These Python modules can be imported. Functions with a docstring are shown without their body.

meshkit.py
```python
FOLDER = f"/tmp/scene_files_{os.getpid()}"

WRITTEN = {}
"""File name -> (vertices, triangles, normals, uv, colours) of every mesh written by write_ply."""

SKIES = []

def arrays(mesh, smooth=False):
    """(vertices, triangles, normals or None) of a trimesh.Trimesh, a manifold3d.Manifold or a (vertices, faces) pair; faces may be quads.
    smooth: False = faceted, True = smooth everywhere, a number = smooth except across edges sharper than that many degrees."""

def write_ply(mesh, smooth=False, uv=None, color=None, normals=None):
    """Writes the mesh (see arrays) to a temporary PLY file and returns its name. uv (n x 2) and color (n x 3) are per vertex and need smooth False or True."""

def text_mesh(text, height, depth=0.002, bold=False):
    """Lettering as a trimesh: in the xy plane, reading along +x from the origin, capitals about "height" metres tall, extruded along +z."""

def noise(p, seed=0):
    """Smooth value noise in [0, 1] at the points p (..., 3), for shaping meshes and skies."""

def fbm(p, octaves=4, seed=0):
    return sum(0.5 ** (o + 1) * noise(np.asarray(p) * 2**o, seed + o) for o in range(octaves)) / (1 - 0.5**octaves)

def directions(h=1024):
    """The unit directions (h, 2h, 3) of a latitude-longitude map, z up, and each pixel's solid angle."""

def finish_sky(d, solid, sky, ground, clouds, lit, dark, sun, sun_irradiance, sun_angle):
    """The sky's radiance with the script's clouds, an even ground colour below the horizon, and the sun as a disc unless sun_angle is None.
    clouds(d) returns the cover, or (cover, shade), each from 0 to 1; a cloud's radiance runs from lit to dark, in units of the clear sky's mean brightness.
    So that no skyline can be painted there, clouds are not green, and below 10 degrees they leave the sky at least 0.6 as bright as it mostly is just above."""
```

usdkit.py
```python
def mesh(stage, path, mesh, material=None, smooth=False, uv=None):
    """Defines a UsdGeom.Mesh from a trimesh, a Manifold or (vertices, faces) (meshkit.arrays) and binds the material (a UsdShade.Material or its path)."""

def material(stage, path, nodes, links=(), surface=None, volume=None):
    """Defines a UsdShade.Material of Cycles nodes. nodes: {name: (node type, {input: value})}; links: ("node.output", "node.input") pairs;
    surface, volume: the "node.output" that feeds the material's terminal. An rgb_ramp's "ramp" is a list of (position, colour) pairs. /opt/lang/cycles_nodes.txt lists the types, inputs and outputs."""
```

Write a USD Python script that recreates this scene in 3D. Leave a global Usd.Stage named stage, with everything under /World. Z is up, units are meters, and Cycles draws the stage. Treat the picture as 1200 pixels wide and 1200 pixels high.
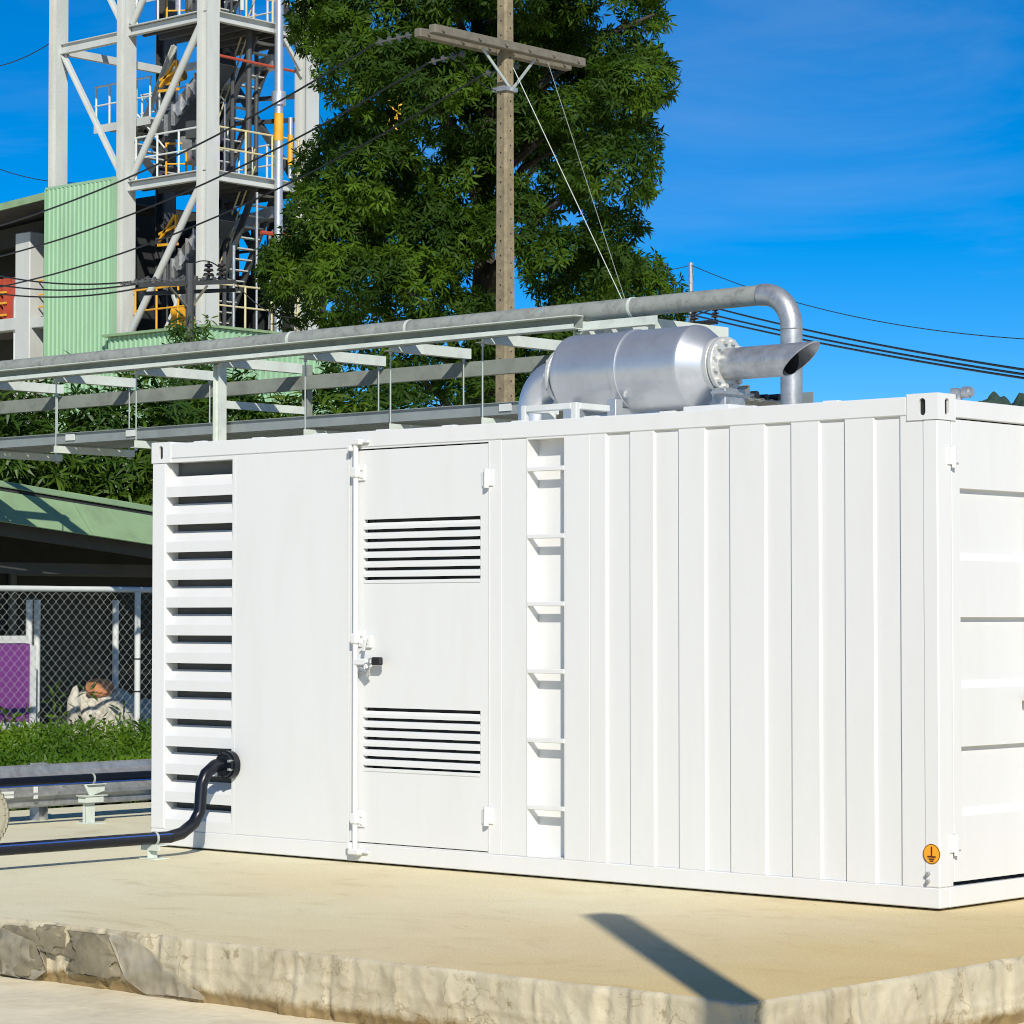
import math, random
import numpy as np, trimesh, shapely, manifold3d
from shapely.geometry import Polygon
from pxr import Usd, UsdGeom, UsdLux, UsdShade, Gf, Sdf, Vt
import usdkit, meshkit

stage = Usd.Stage.CreateInMemory()
UsdGeom.SetStageUpAxis(stage, UsdGeom.Tokens.z)
UsdGeom.SetStageMetersPerUnit(stage, 1.0)
UsdGeom.Xform.Define(stage, '/World'); UsdGeom.Scope.Define(stage, '/World/Looks')
rng = np.random.default_rng(7); random.seed(7)

# ------------------------------------------------------------------ camera, sky, sun, exposure
YAW, PITCH = math.radians(132.01), math.radians(2.203)
EYE = (7.813, -11.894, 1.474)
cam = UsdGeom.Camera.Define(stage, '/World/camera')
fw = np.array([math.cos(YAW)*math.cos(PITCH), math.sin(YAW)*math.cos(PITCH), math.sin(PITCH)])
rt = np.array([math.sin(YAW), -math.cos(YAW), 0.0]); up = np.cross(rt, fw)
cam.AddTransformOp().Set(Gf.Matrix4d(*rt, 0, *up, 0, *(-fw), 0, *EYE, 1))
cam.CreateHorizontalApertureAttr(36.0); cam.CreateVerticalApertureAttr(36.0)
cam.CreateFocalLengthAttr(36.0*3258.8/1200); cam.CreateClippingRangeAttr(Gf.Vec2f(0.1, 3000))
cam.CreateExposureAttr(0.12)

SUN_AZ, SUN_EL = math.atan2(-0.653, 0.757), math.radians(32)
sun = np.array([math.cos(SUN_AZ)*math.cos(SUN_EL), math.sin(SUN_AZ)*math.cos(SUN_EL), math.sin(SUN_EL)])
L = UsdLux.DistantLight.Define(stage, '/World/sun')
zx = np.cross([0, 0, 1], sun); zx /= np.linalg.norm(zx); zy = np.cross(sun, zx)
L.AddTransformOp().Set(Gf.Matrix4d(*zx, 0, *zy, 0, *sun, 0, 0, 0, 0, 1))
L.CreateIntensityAttr(1.1); L.CreateAngleAttr(0.53); L.CreateNormalizeAttr(True); L.CreateColorAttr(Gf.Vec3f(1.0, 0.945, 0.85))

dome = UsdLux.DomeLight.Define(stage, '/World/sky')
skym = usdkit.material(stage, '/World/Looks/sky_air', {
    'sky': ('sky_texture', {'sky_type': 'single_scattering', 'sun_disc': False, 'sun_elevation': SUN_EL, 'sun_rotation': math.atan2(sun[0], sun[1]),
                            'air_density': 0.6, 'aerosol_density': 0.08, 'ozone_density': 4.6}),
    'tc': ('texture_coordinate', {}),
    'map': ('mapping', {'mapping_type': 'point', 'scale': (1.6, 1.6, 7.0), 'rotation': (0.12, 0.2, 0.4)}),
    'cn': ('noise_texture', {'scale': 2.3, 'detail': 7.0, 'roughness': 0.6, 'distortion': 0.8}),
    'cr': ('rgb_ramp', {'ramp': [(0.0, (0, 0, 0)), (0.5, (0, 0, 0)), (0.80, (0.13, 0.13, 0.13)), (1.0, (0.2, 0.2, 0.2))]}),
    'hs': ('hsv', {'saturation': 1.41, 'value': 1.04, 'fac': 1.0, 'hue': 0.5}),
    'mx': ('mix_color', {'blend_type': 'mix', 'b': (6.0, 6.6, 7.4)}),
    'bg': ('background_shader', {'strength': 0.1})},
    [('tc.generated', 'map.vector'), ('map.vector', 'cn.vector'), ('cn.fac', 'cr.fac'), ('sky.color', 'hs.color'), ('hs.color', 'mx.a'), ('cr.color', 'mx.fac'), ('mx.result', 'bg.color')], surface='bg.background')
UsdShade.MaterialBindingAPI.Apply(dome.GetPrim()).Bind(skym)
dome.GetPrim().SetCustomDataByKey('label', 'deep blue daylight sky with thin faint cloud wisps')
dome.GetPrim().SetCustomDataByKey('category', 'sky'); dome.GetPrim().SetCustomDataByKey('kind', 'structure')

# ------------------------------------------------------------------ prims, names, labels
_used = {}
def numbered(parent, name):
    k = (str(parent), name); n = _used.get(k, 0); _used[k] = n + 1
    return f'{parent}/{name}' if n == 0 else f'{parent}/{name}_{n:03d}'
def tag(p, label=None, cat=None, group=None, kind=None):
    p = p.GetPrim() if hasattr(p, 'GetPrim') else p
    for k, v in (('label', label), ('category', cat), ('group', group), ('kind', kind)):
        if v: p.SetCustomDataByKey(k, v)
    return p
def thing(name, label, cat, loc=(0, 0, 0), group=None, kind=None):
    x = UsdGeom.Xform.Define(stage, numbered('/World', name))
    if any(loc): x.AddTranslateOp().Set(Gf.Vec3d(*map(float, loc)))
    p = tag(x, label, cat, group, kind); ORIGIN[str(p.GetPath())] = np.array(loc, float)
    return p
ORIGIN = {'/World': np.zeros(3)}
def obj(name, m, mat, parent=None, label=None, cat=None, smooth=35, group=None, kind=None):
    """Defines mesh m (world coordinates) as one prim under parent."""
    pp = '/World' if parent is None else str(parent.GetPath())
    top = '/'.join(pp.split('/')[:3]); o = ORIGIN.get(top, np.zeros(3))
    if isinstance(m, (list, tuple)) and len(m) and isinstance(m[0], trimesh.Trimesh): m = trimesh.util.concatenate(m)
    if isinstance(m, tuple): m = trimesh.Trimesh(np.asarray(m[0], float), np.asarray(m[1]), process=False)
    if np.any(o): m = trimesh.Trimesh(np.asarray(m.vertices) - o, m.faces, process=False)
    g = usdkit.mesh(stage, numbered(pp, name), m, mat, smooth=smooth)
    return tag(g, label, cat, group, kind)
def copy_thing(src, loc, label, group=None):
    x = UsdGeom.Xform.Define(stage, numbered('/World', src.GetName()))
    x.AddTranslateOp().Set(Gf.Vec3d(*map(float, loc)))
    p = x.GetPrim(); p.GetReferences().AddInternalReference(src.GetPath()); p.SetInstanceable(True)
    return tag(p, label, src.GetCustomDataByKey('category'), group or src.GetCustomDataByKey('group'))

# ------------------------------------------------------------------ mesh helpers
def T(v, f): return trimesh.Trimesh(np.asarray(v, float), np.asarray(f), process=False)
def box(x0, x1, y0, y1, z0, z1, c=0.0):
    lo, hi = np.minimum([x0, y0, z0], [x1, y1, z1]), np.maximum([x0, y0, z0], [x1, y1, z1])
    if c <= 0:
        m = trimesh.creation.box(extents=hi-lo); m.apply_translation((lo+hi)/2); return m
    c = min(c, (hi-lo).min()*0.45); pts = []
    for sx in (0, 1):
        for sy in (0, 1):
            for sz in (0, 1):
                p = np.where([sx, sy, sz], hi, lo); d = np.where([sx, sy, sz], -c, c)
                for k in range(3):
                    q = p + d; q[k] = p[k]; pts.append(q)
    return trimesh.convex.convex_hull(np.array(pts))
def frame(d):
    d = np.asarray(d, float)/np.linalg.norm(d); a = np.array([0, 0, 1.0]) if abs(d[2]) < 0.95 else np.array([0, 1.0, 0])
    u = np.cross(a, d); u /= np.linalg.norm(u); return d, u, np.cross(d, u)
def bar(a, b, w, h):
    """rectangular bar from a to b, w wide (horizontal), h tall"""
    a, b = np.asarray(a, float), np.asarray(b, float); d, u, v = frame(b-a); P = []
    for e in (a, b):
        for su, sv in ((-1, -1), (1, -1), (1, 1), (-1, 1)): P.append(e + u*su*w/2 + v*sv*h/2)
    return T(P, [[0, 2, 1], [0, 3, 2], [4, 5, 6], [4, 6, 7]] + [q for i in range(4) for q in ([i, (i+1) % 4, (i+1) % 4+4], [i, (i+1) % 4+4, i+4])])
def tube(pts, r, n=12, caps=True):
    pts = np.asarray(pts, float); k = len(pts); r = np.full(k, r) if np.ndim(r) == 0 else np.asarray(r, float)
    t = np.gradient(pts, axis=0); t /= np.linalg.norm(t, axis=1)[:, None]
    d, u, v = frame(t[0]); V = []
    ang = np.linspace(0, 2*np.pi, n, endpoint=False)
    for i in range(k):
        u = u - t[i]*(u@t[i]); u /= np.linalg.norm(u); v = np.cross(t[i], u)
        s = 1.0
        V.append(pts[i] + r[i]*s*(np.cos(ang)[:, None]*u + np.sin(ang)[:, None]*v))
    V = np.concatenate(V); F = []
    for i in range(k-1):
        for j in range(n):
            a, b, c, e = i*n+j, i*n+(j+1) % n, (i+1)*n+(j+1) % n, (i+1)*n+j
            F += [[a, b, c], [a, c, e]]
    if caps:
        V = np.vstack([V, pts[:1], pts[-1:]]); m = len(V)
        for j in range(n): F += [[m-2, (j+1) % n, j], [m-1, (k-1)*n+j, (k-1)*n+(j+1) % n]]
    return T(V, F)
def cyl(a, b, r, n=16): return tube([a, b], r, n)
def lathe(prof, axis_a, axis_d, n=40):
    """prof: (t along axis, radius) list; revolve around the axis starting at axis_a with direction axis_d"""
    d, u, v = frame(axis_d); a = np.asarray(axis_a, float); ang = np.linspace(0, 2*np.pi, n, endpoint=False)
    V = np.concatenate([a + d*t + r*(np.cos(ang)[:, None]*u + np.sin(ang)[:, None]*v) for t, r in prof]); F = []
    for i in range(len(prof)-1):
        for j in range(n):
            A, B, C, E = i*n+j, i*n+(j+1) % n, (i+1)*n+(j+1) % n, (i+1)*n+j
            F += [[A, B, C], [A, C, E]]
    return T(V, F)
def prism(poly, axis, lo, hi):
    """extrude a shapely polygon. axis 'x': poly in (y,z); 'y': poly in (x,z); 'z': poly in (x,y)"""
    m = trimesh.creation.extrude_polygon(poly, hi-lo, engine='earcut'); v = np.asarray(m.vertices)
    if axis == 'z': w = np.c_[v[:, 0], v[:, 1], v[:, 2]+lo]; f = m.faces
    elif axis == 'y': w = np.c_[v[:, 0], v[:, 2]+lo, v[:, 1]]; f = m.faces[:, ::-1]
    else: w = np.c_[v[:, 2]+lo, v[:, 0], v[:, 1]]; f = m.faces
    return T(w, f)
def bolt(p, d, r=0.016, h=0.014):
    d = np.asarray(d, float)/np.linalg.norm(d); p = np.asarray(p, float)
    return tube([p, p+d*h], r, 6)
def hsection(x, y, z0, z1, w=0.32, tf=0.03, tw=0.025, flip=False):
    a = w/2
    parts = [box(x-a, x-a+tf, y-a, y+a, z0, z1), box(x+a-tf, x+a, y-a, y+a, z0, z1), box(x-a+tf, x+a-tf, y-tw/2, y+tw/2, z0, z1)]
    m = trimesh.util.concatenate(parts)
    if flip:
        v = m.vertices.copy(); v[:, 0], v[:, 1] = x + (m.vertices[:, 1]-y), y + (m.vertices[:, 0]-x); m = T(v, m.faces[:, ::-1])
    return m
def arc(c, r, a0, a1, ax, ay, n=10):
    return [np.asarray(c) + r*(math.cos(t)*np.asarray(ax) + math.sin(t)*np.asarray(ay)) for t in np.linspace(a0, a1, n)]
def sag(a, b, s, n=24):
    a, b = np.asarray(a, float), np.asarray(b, float); t = np.linspace(0, 1, n)[:, None]
    p = a + (b-a)*t; p[:, 2] -= (4*s*t*(1-t))[:, 0]; return p

# ------------------------------------------------------------------ materials
def look(name): return '/World/Looks/' + name
def paint(name, col, rough=0.4, var=0.06, scale=3.0, metal=0.0, bump=0.0, bscale=60, spec=0.5, dirt=None, dirt_amt=0.0, dirt_scale=2.0, stretch=(1, 1, 1), coat=0.0):
    c = np.array(col)
    n = {'g': ('geometry', {}), 'mp': ('mapping', {'mapping_type': 'point', 'scale': stretch}), 'n': ('noise_texture', {'scale': scale, 'detail': 6.0, 'roughness': 0.62}),
         'r': ('rgb_ramp', {'ramp': [(0.25, tuple(c*(1-var))), (0.75, tuple(np.minimum(c*(1+var), 0.92)))]}),
         'p': ('principled_bsdf', {'roughness': rough, 'metallic': metal, 'specular_ior_level': spec, 'coat_weight': coat})}
    l = [('g.position', 'mp.vector'), ('mp.vector', 'n.vector'), ('n.fac', 'r.fac')]
    out = 'r.color'
    if dirt is not None:
        n['dn'] = ('noise_texture', {'scale': dirt_scale, 'detail': 8.0, 'roughness': 0.7, 'distortion': 0.4})
        n['dr'] = ('rgb_ramp', {'ramp': [(0.48, (0, 0, 0)), (0.72, (dirt_amt,)*3)]})
        n['dm'] = ('mix_color', {'blend_type': 'mix', 'b': tuple(dirt)})
        l += [('mp.vector', 'dn.vector'), ('dn.fac', 'dr.fac'), ('dr.color', 'dm.fac'), ('r.color', 'dm.a')]; out = 'dm.result'
    l.append((out, 'p.base_color'))
    if bump:
        n['bn'] = ('noise_texture', {'scale': bscale, 'detail': 4.0}); n['b'] = ('bump', {'strength': bump, 'distance': 0.01})
        l += [('mp.vector', 'bn.vector'), ('bn.fac', 'b.height'), ('b.normal', 'p.normal')]
    return usdkit.material(stage, look(name), n, l, surface='p.BSDF')
def leafmat(name, dark, mid, light, rough=0.42, trans=0.25, spec=0.5):
    n = {'g': ('geometry', {}), 'r': ('rgb_ramp', {'ramp': [(0.0, dark), (0.55, mid), (0.93, light), (1.0, light)]}),
         'nz': ('noise_texture', {'scale': 1.1, 'detail': 2.0}), 'ad': ('math', {'math_type': 'multiply_add', 'value2': 0.9}), 'sb': ('math', {'math_type': 'subtract', 'value2': 0.45}),
         'p': ('principled_bsdf', {'roughness': rough, 'specular_ior_level': spec}), 't': ('translucent_bsdf', {}), 'm': ('mix_closure', {'fac': trans}),
         'hv': ('hsv', {'hue': 0.485, 'saturation': 1.1, 'value': 1.5, 'fac': 1.0})}
    l = [('g.random_per_island', 'ad.value1'), ('nz.fac', 'ad.value3'), ('ad.value', 'sb.value1'), ('sb.value', 'r.fac'), ('r.color', 'p.base_color'), ('r.color', 'hv.color'), ('hv.color', 't.color'), ('g.position', 'nz.vector'),
         ('p.BSDF', 'm.closure1'), ('t.BSDF', 'm.closure2')]
    return usdkit.material(stage, look(name), n, l, surface='m.closure')

M = {}
M['white'] = paint('white_paint', (0.715, 0.72, 0.705), 0.40, 0.02, 0.8, bump=0.035, bscale=9, spec=0.4, dirt=(0.56, 0.54, 0.47), dirt_amt=0.16, dirt_scale=4.0, stretch=(1, 1, 0.16))
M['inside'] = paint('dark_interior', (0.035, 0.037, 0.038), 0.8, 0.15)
M['inside_grey'] = paint('louvre_gap_shade', (0.10, 0.105, 0.10), 0.8, 0.15)  # grey sheet stands in for the shade between the louvre blades
M['black_gap'] = paint('black_rubber_and_hole_shade', (0.012, 0.012, 0.013), 0.6, 0.1)  # seals and padlock; also painted shade inside holes and vent slots
M['alu'] = paint('silver_paint', (0.66, 0.67, 0.67), 0.38, 0.12, 2.2, metal=0.75, bump=0.05, bscale=26, dirt=(0.42, 0.42, 0.42), dirt_amt=0.35, dirt_scale=5.0)
M['alu_light'] = paint('pale_silver_paint', (0.62, 0.62, 0.58), 0.45, 0.08, 5, metal=0.35, bump=0.05)
M['galv'] = paint('galvanised_steel', (0.48, 0.49, 0.49), 0.42, 0.22, 14, metal=0.65, bump=0.06, bscale=40, dirt=(0.20, 0.20, 0.19), dirt_amt=0.6, dirt_scale=12)
M['steel_pipe'] = paint('weathered_steel_pipe', (0.30, 0.32, 0.285), 0.6, 0.16, 6, metal=0.08, bump=0.06, bscale=50, dirt=(0.13, 0.12, 0.11), dirt_amt=0.75, dirt_scale=13)
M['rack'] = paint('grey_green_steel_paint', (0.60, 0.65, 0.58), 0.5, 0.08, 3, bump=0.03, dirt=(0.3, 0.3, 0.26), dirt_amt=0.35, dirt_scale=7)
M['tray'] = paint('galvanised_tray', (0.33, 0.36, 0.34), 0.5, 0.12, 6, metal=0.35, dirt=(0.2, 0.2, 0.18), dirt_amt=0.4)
M['rear_steel'] = paint('shade_toned_rack_steel', (0.23, 0.255, 0.22), 0.6, 0.15, 4, dirt=(0.10, 0.10, 0.08), dirt_amt=0.5, dirt_scale=6)  # darker copy of the rack paint, shade put into the colour
M['mesh_wire'] = paint('dull_mesh_wire', (0.34, 0.37, 0.34), 0.5, 0.15, 6)
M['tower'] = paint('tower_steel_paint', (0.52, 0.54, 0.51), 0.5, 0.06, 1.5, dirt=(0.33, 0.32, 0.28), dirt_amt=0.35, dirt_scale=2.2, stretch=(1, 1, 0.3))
M['tower_dark'] = paint('dark_and_shaded_steel', (0.06, 0.063, 0.065), 0.6, 0.2, 3)  # dark parts, and tower members with their shade in the colour
M['grate'] = paint('floor_plate_steel', (0.11, 0.11, 0.11), 0.6, 0.2, 3)
M['yellow'] = paint('yellow_paint', (0.72, 0.36, 0.02), 0.5, 0.12, 4)
M['cream'] = paint('cream_rail_paint', (0.62, 0.54, 0.30), 0.5, 0.12, 4)
M['red'] = paint('red_oxide_paint', (0.42, 0.07, 0.035), 0.5, 0.15, 4)
M['green'] = paint('green_sheet_paint', (0.27, 0.46, 0.28), 0.5, 0.05, 1.2, dirt=(0.20, 0.30, 0.19), dirt_amt=0.4, dirt_scale=1.8, stretch=(1, 1, 0.25))
M['green_roof'] = paint('green_roof_paint', (0.24, 0.36, 0.19), 0.5, 0.10, 2.5, dirt=(0.16, 0.21, 0.12), dirt_amt=0.6, dirt_scale=3.0)
M['shade_wall'] = paint('shade_dark_wall', (0.022, 0.025, 0.023), 0.8, 0.25, 1.5)  # near-black colour stands in for the shade of interiors and gaps
M['conc_pole'] = paint('pole_concrete', (0.25, 0.205, 0.125), 0.85, 0.30, 9, bump=0.4, bscale=45, dirt=(0.12, 0.10, 0.065), dirt_amt=0.75, dirt_scale=16)
M['arm'] = paint('weathered_crossarm', (0.165, 0.15, 0.115), 0.85, 0.25, 8, bump=0.2, bscale=40, dirt=(0.12, 0.11, 0.08), dirt_amt=0.6, dirt_scale=9)
M['hdpe'] = paint('black_pipe_plastic', (0.007, 0.009, 0.014), 0.3, 0.2, 5, spec=0.3)
M['blue'] = paint('blue_stripe', (0.012, 0.07, 0.34), 0.35, 0.1)
M['wire'] = paint('wire_black', (0.015, 0.016, 0.017), 0.5, 0.1)
M['guy'] = paint('guy_wire_steel', (0.48, 0.52, 0.47), 0.45, 0.1, metal=0.3)
M['insul'] = paint('brown_porcelain', (0.035, 0.028, 0.024), 0.25, 0.2)
M['insul_grey'] = paint('grey_porcelain', (0.10, 0.10, 0.095), 0.3, 0.2)
M['door_grey'] = paint('grey_door_frame', (0.09, 0.10, 0.095), 0.6, 0.1)
M['purple'] = paint('purple_board', (0.17, 0.035, 0.20), 0.55, 0.08, 2.5)
M['frame_white'] = paint('white_frame_paint', (0.62, 0.64, 0.60), 0.5, 0.1, 6)
M['sack'] = paint('woven_sack', (0.55, 0.52, 0.42), 0.8, 0.2, 6, bump=0.5, bscale=18, dirt=(0.22, 0.16, 0.10), dirt_amt=0.6, dirt_scale=4)
M['orange_rag'] = paint('orange_cloth', (0.48, 0.19, 0.07), 0.8, 0.3, 6)
M['bark'] = paint('bark', (0.075, 0.062, 0.045), 0.9, 0.3, 8, bump=0.4, bscale=20)
M['stone'] = paint('dark_stone', (0.21, 0.18, 0.115), 0.85, 0.35, 7, bump=0.7, bscale=14, dirt=(0.06, 0.055, 0.04), dirt_amt=0.7, dirt_scale=6)
M['earth'] = paint('sandy_ground', (0.78, 0.69, 0.48), 0.95, 0.18, 2.5, bump=0.5, bscale=18, dirt=(0.50, 0.39, 0.22), dirt_amt=0.4, dirt_scale=3.0)
M['sticker'] = paint('orange_sticker', (0.78, 0.36, 0.01), 0.45, 0.03)
M['sticker_ink'] = paint('dark_red_ink', (0.09, 0.012, 0.008), 0.5, 0.05)
M['tyre'] = paint('beige_ribbed_rubber', (0.30, 0.28, 0.20), 0.8, 0.2, 8)
M['hill'] = paint('far_trees', (0.022, 0.05, 0.035), 0.9, 0.4, 0.4)
M['leaf_tree'] = leafmat('tree_leaves', (0.026, 0.060, 0.006), (0.15, 0.27, 0.014), (0.55, 0.66, 0.028), rough=0.55, spec=0.15, trans=0.32)
M['leaf_shrub'] = leafmat('shrub_leaves', (0.035, 0.08, 0.010), (0.17, 0.26, 0.018), (0.46, 0.52, 0.035), trans=0.3, spec=0.3)
M['leaf_hedge'] = leafmat('hedge_leaves', (0.06, 0.13, 0.008), (0.22, 0.36, 0.015), (0.42, 0.52, 0.03), trans=0.3, spec=0.25)
M['petal'] = paint('yellow_flower', (0.75, 0.42, 0.02), 0.6, 0.1)
# poured concrete: warm and cool zones, trowel streaks, fine grain
M['pad'] = usdkit.material(stage, look('poured_concrete'), {
    'g': ('geometry', {}), 'm1': ('mapping', {'mapping_type': 'point', 'scale': (0.22, 0.30, 0.3), 'location': (3.1, 1.7, 0)}), 'n1': ('noise_texture', {'scale': 1.0, 'detail': 5.0, 'roughness': 0.55}),
    'r1': ('rgb_ramp', {'ramp': [(0.25, (0.77, 0.73, 0.52)), (0.55, (0.76, 0.655, 0.41)), (0.85, (0.74, 0.56, 0.26))]}),
    'm2': ('mapping', {'mapping_type': 'point', 'scale': (1.0, 1.5, 1.5), 'rotation': (0, 0, 0.25)}), 'n2': ('noise_texture', {'scale': 1.5, 'detail': 10.0, 'roughness': 0.7, 'distortion': 1.2}),
    'r2': ('rgb_ramp', {'ramp': [(0.28, (0.82, 0.77, 0.69)), (0.44, (0.98, 0.97, 0.95)), (0.72, (1.04, 1.04, 1.04))]}),
    'x': ('mix_color', {'blend_type': 'multiply', 'fac': 1.0}),
    'n3': ('noise_texture', {'scale': 90.0, 'detail': 3.0}), 'r3': ('rgb_ramp', {'ramp': [(0.3, (0.86, 0.85, 0.84)), (0.65, (1.06, 1.06, 1.06))]}), 'x3': ('mix_color', {'blend_type': 'multiply', 'fac': 1.0}),
    'v': ('voronoi_texture', {'scale': 3.2, 'randomness': 1.0}), 'rv': ('rgb_ramp', {'ramp': [(0.0, (0.35, 0.30, 0.22)), (0.022, (0.5, 0.45, 0.36)), (0.035, (1, 1, 1))]}), 'xv': ('mix_color', {'blend_type': 'multiply', 'fac': 0.8}),
    'sx': ('separate_xyz', {}), 'gx': ('math', {'math_type': 'multiply_add', 'value2': 0.085, 'value3': 0.22}), 'ga': ('math', {'math_type': 'multiply_add', 'value2': 0.9}), 'rz': ('rgb_ramp', {'ramp': [(0.0, (0.52, 0.46, 0.36)), (0.12, (0.80, 0.77, 0.70)), (0.3, (1, 1, 1))]}), 'mz': ('math', {'math_type': 'multiply_add', 'value2': 3.3, 'value3': 0.97}), 'zn': ('math', {'math_type': 'multiply_add', 'value2': 0.22}), 'xz': ('mix_color', {'blend_type': 'multiply', 'fac': 1.0}),
    'bm': ('math', {'math_type': 'multiply_add', 'value2': 1.0}),
    'b': ('bump', {'strength': 0.35, 'distance': 0.012}), 'p': ('principled_bsdf', {'roughness': 0.88, 'specular_ior_level': 0.25})},
    [('g.position', 'm1.vector'), ('m1.vector', 'n1.vector'), ('sx.x', 'gx.value1'), ('n1.fac', 'ga.value1'), ('gx.value', 'ga.value3'), ('ga.value', 'r1.fac'), ('g.position', 'm2.vector'), ('m2.vector', 'n2.vector'), ('n2.fac', 'r2.fac'), ('r1.color', 'x.a'), ('r2.color', 'x.b'),
     ('g.position', 'n3.vector'), ('n3.fac', 'r3.fac'), ('x.result', 'x3.a'), ('r3.color', 'x3.b'), ('g.position', 'v.vector'), ('v.distance', 'rv.fac'), ('x3.result', 'xv.a'), ('rv.color', 'xv.b'),
     ('g.position', 'sx.vector'), ('n2.fac', 'zn.value1'), ('sx.z', 'zn.value3'), ('zn.value', 'mz.value1'), ('mz.value', 'rz.fac'), ('xv.result', 'xz.a'), ('rz.color', 'xz.b'), ('xz.result', 'p.base_color'),
     ('n3.fac', 'bm.value1'), ('n2.fac', 'bm.value3'), ('bm.value', 'b.height'), ('b.normal', 'p.normal')], surface='p.BSDF')
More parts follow.
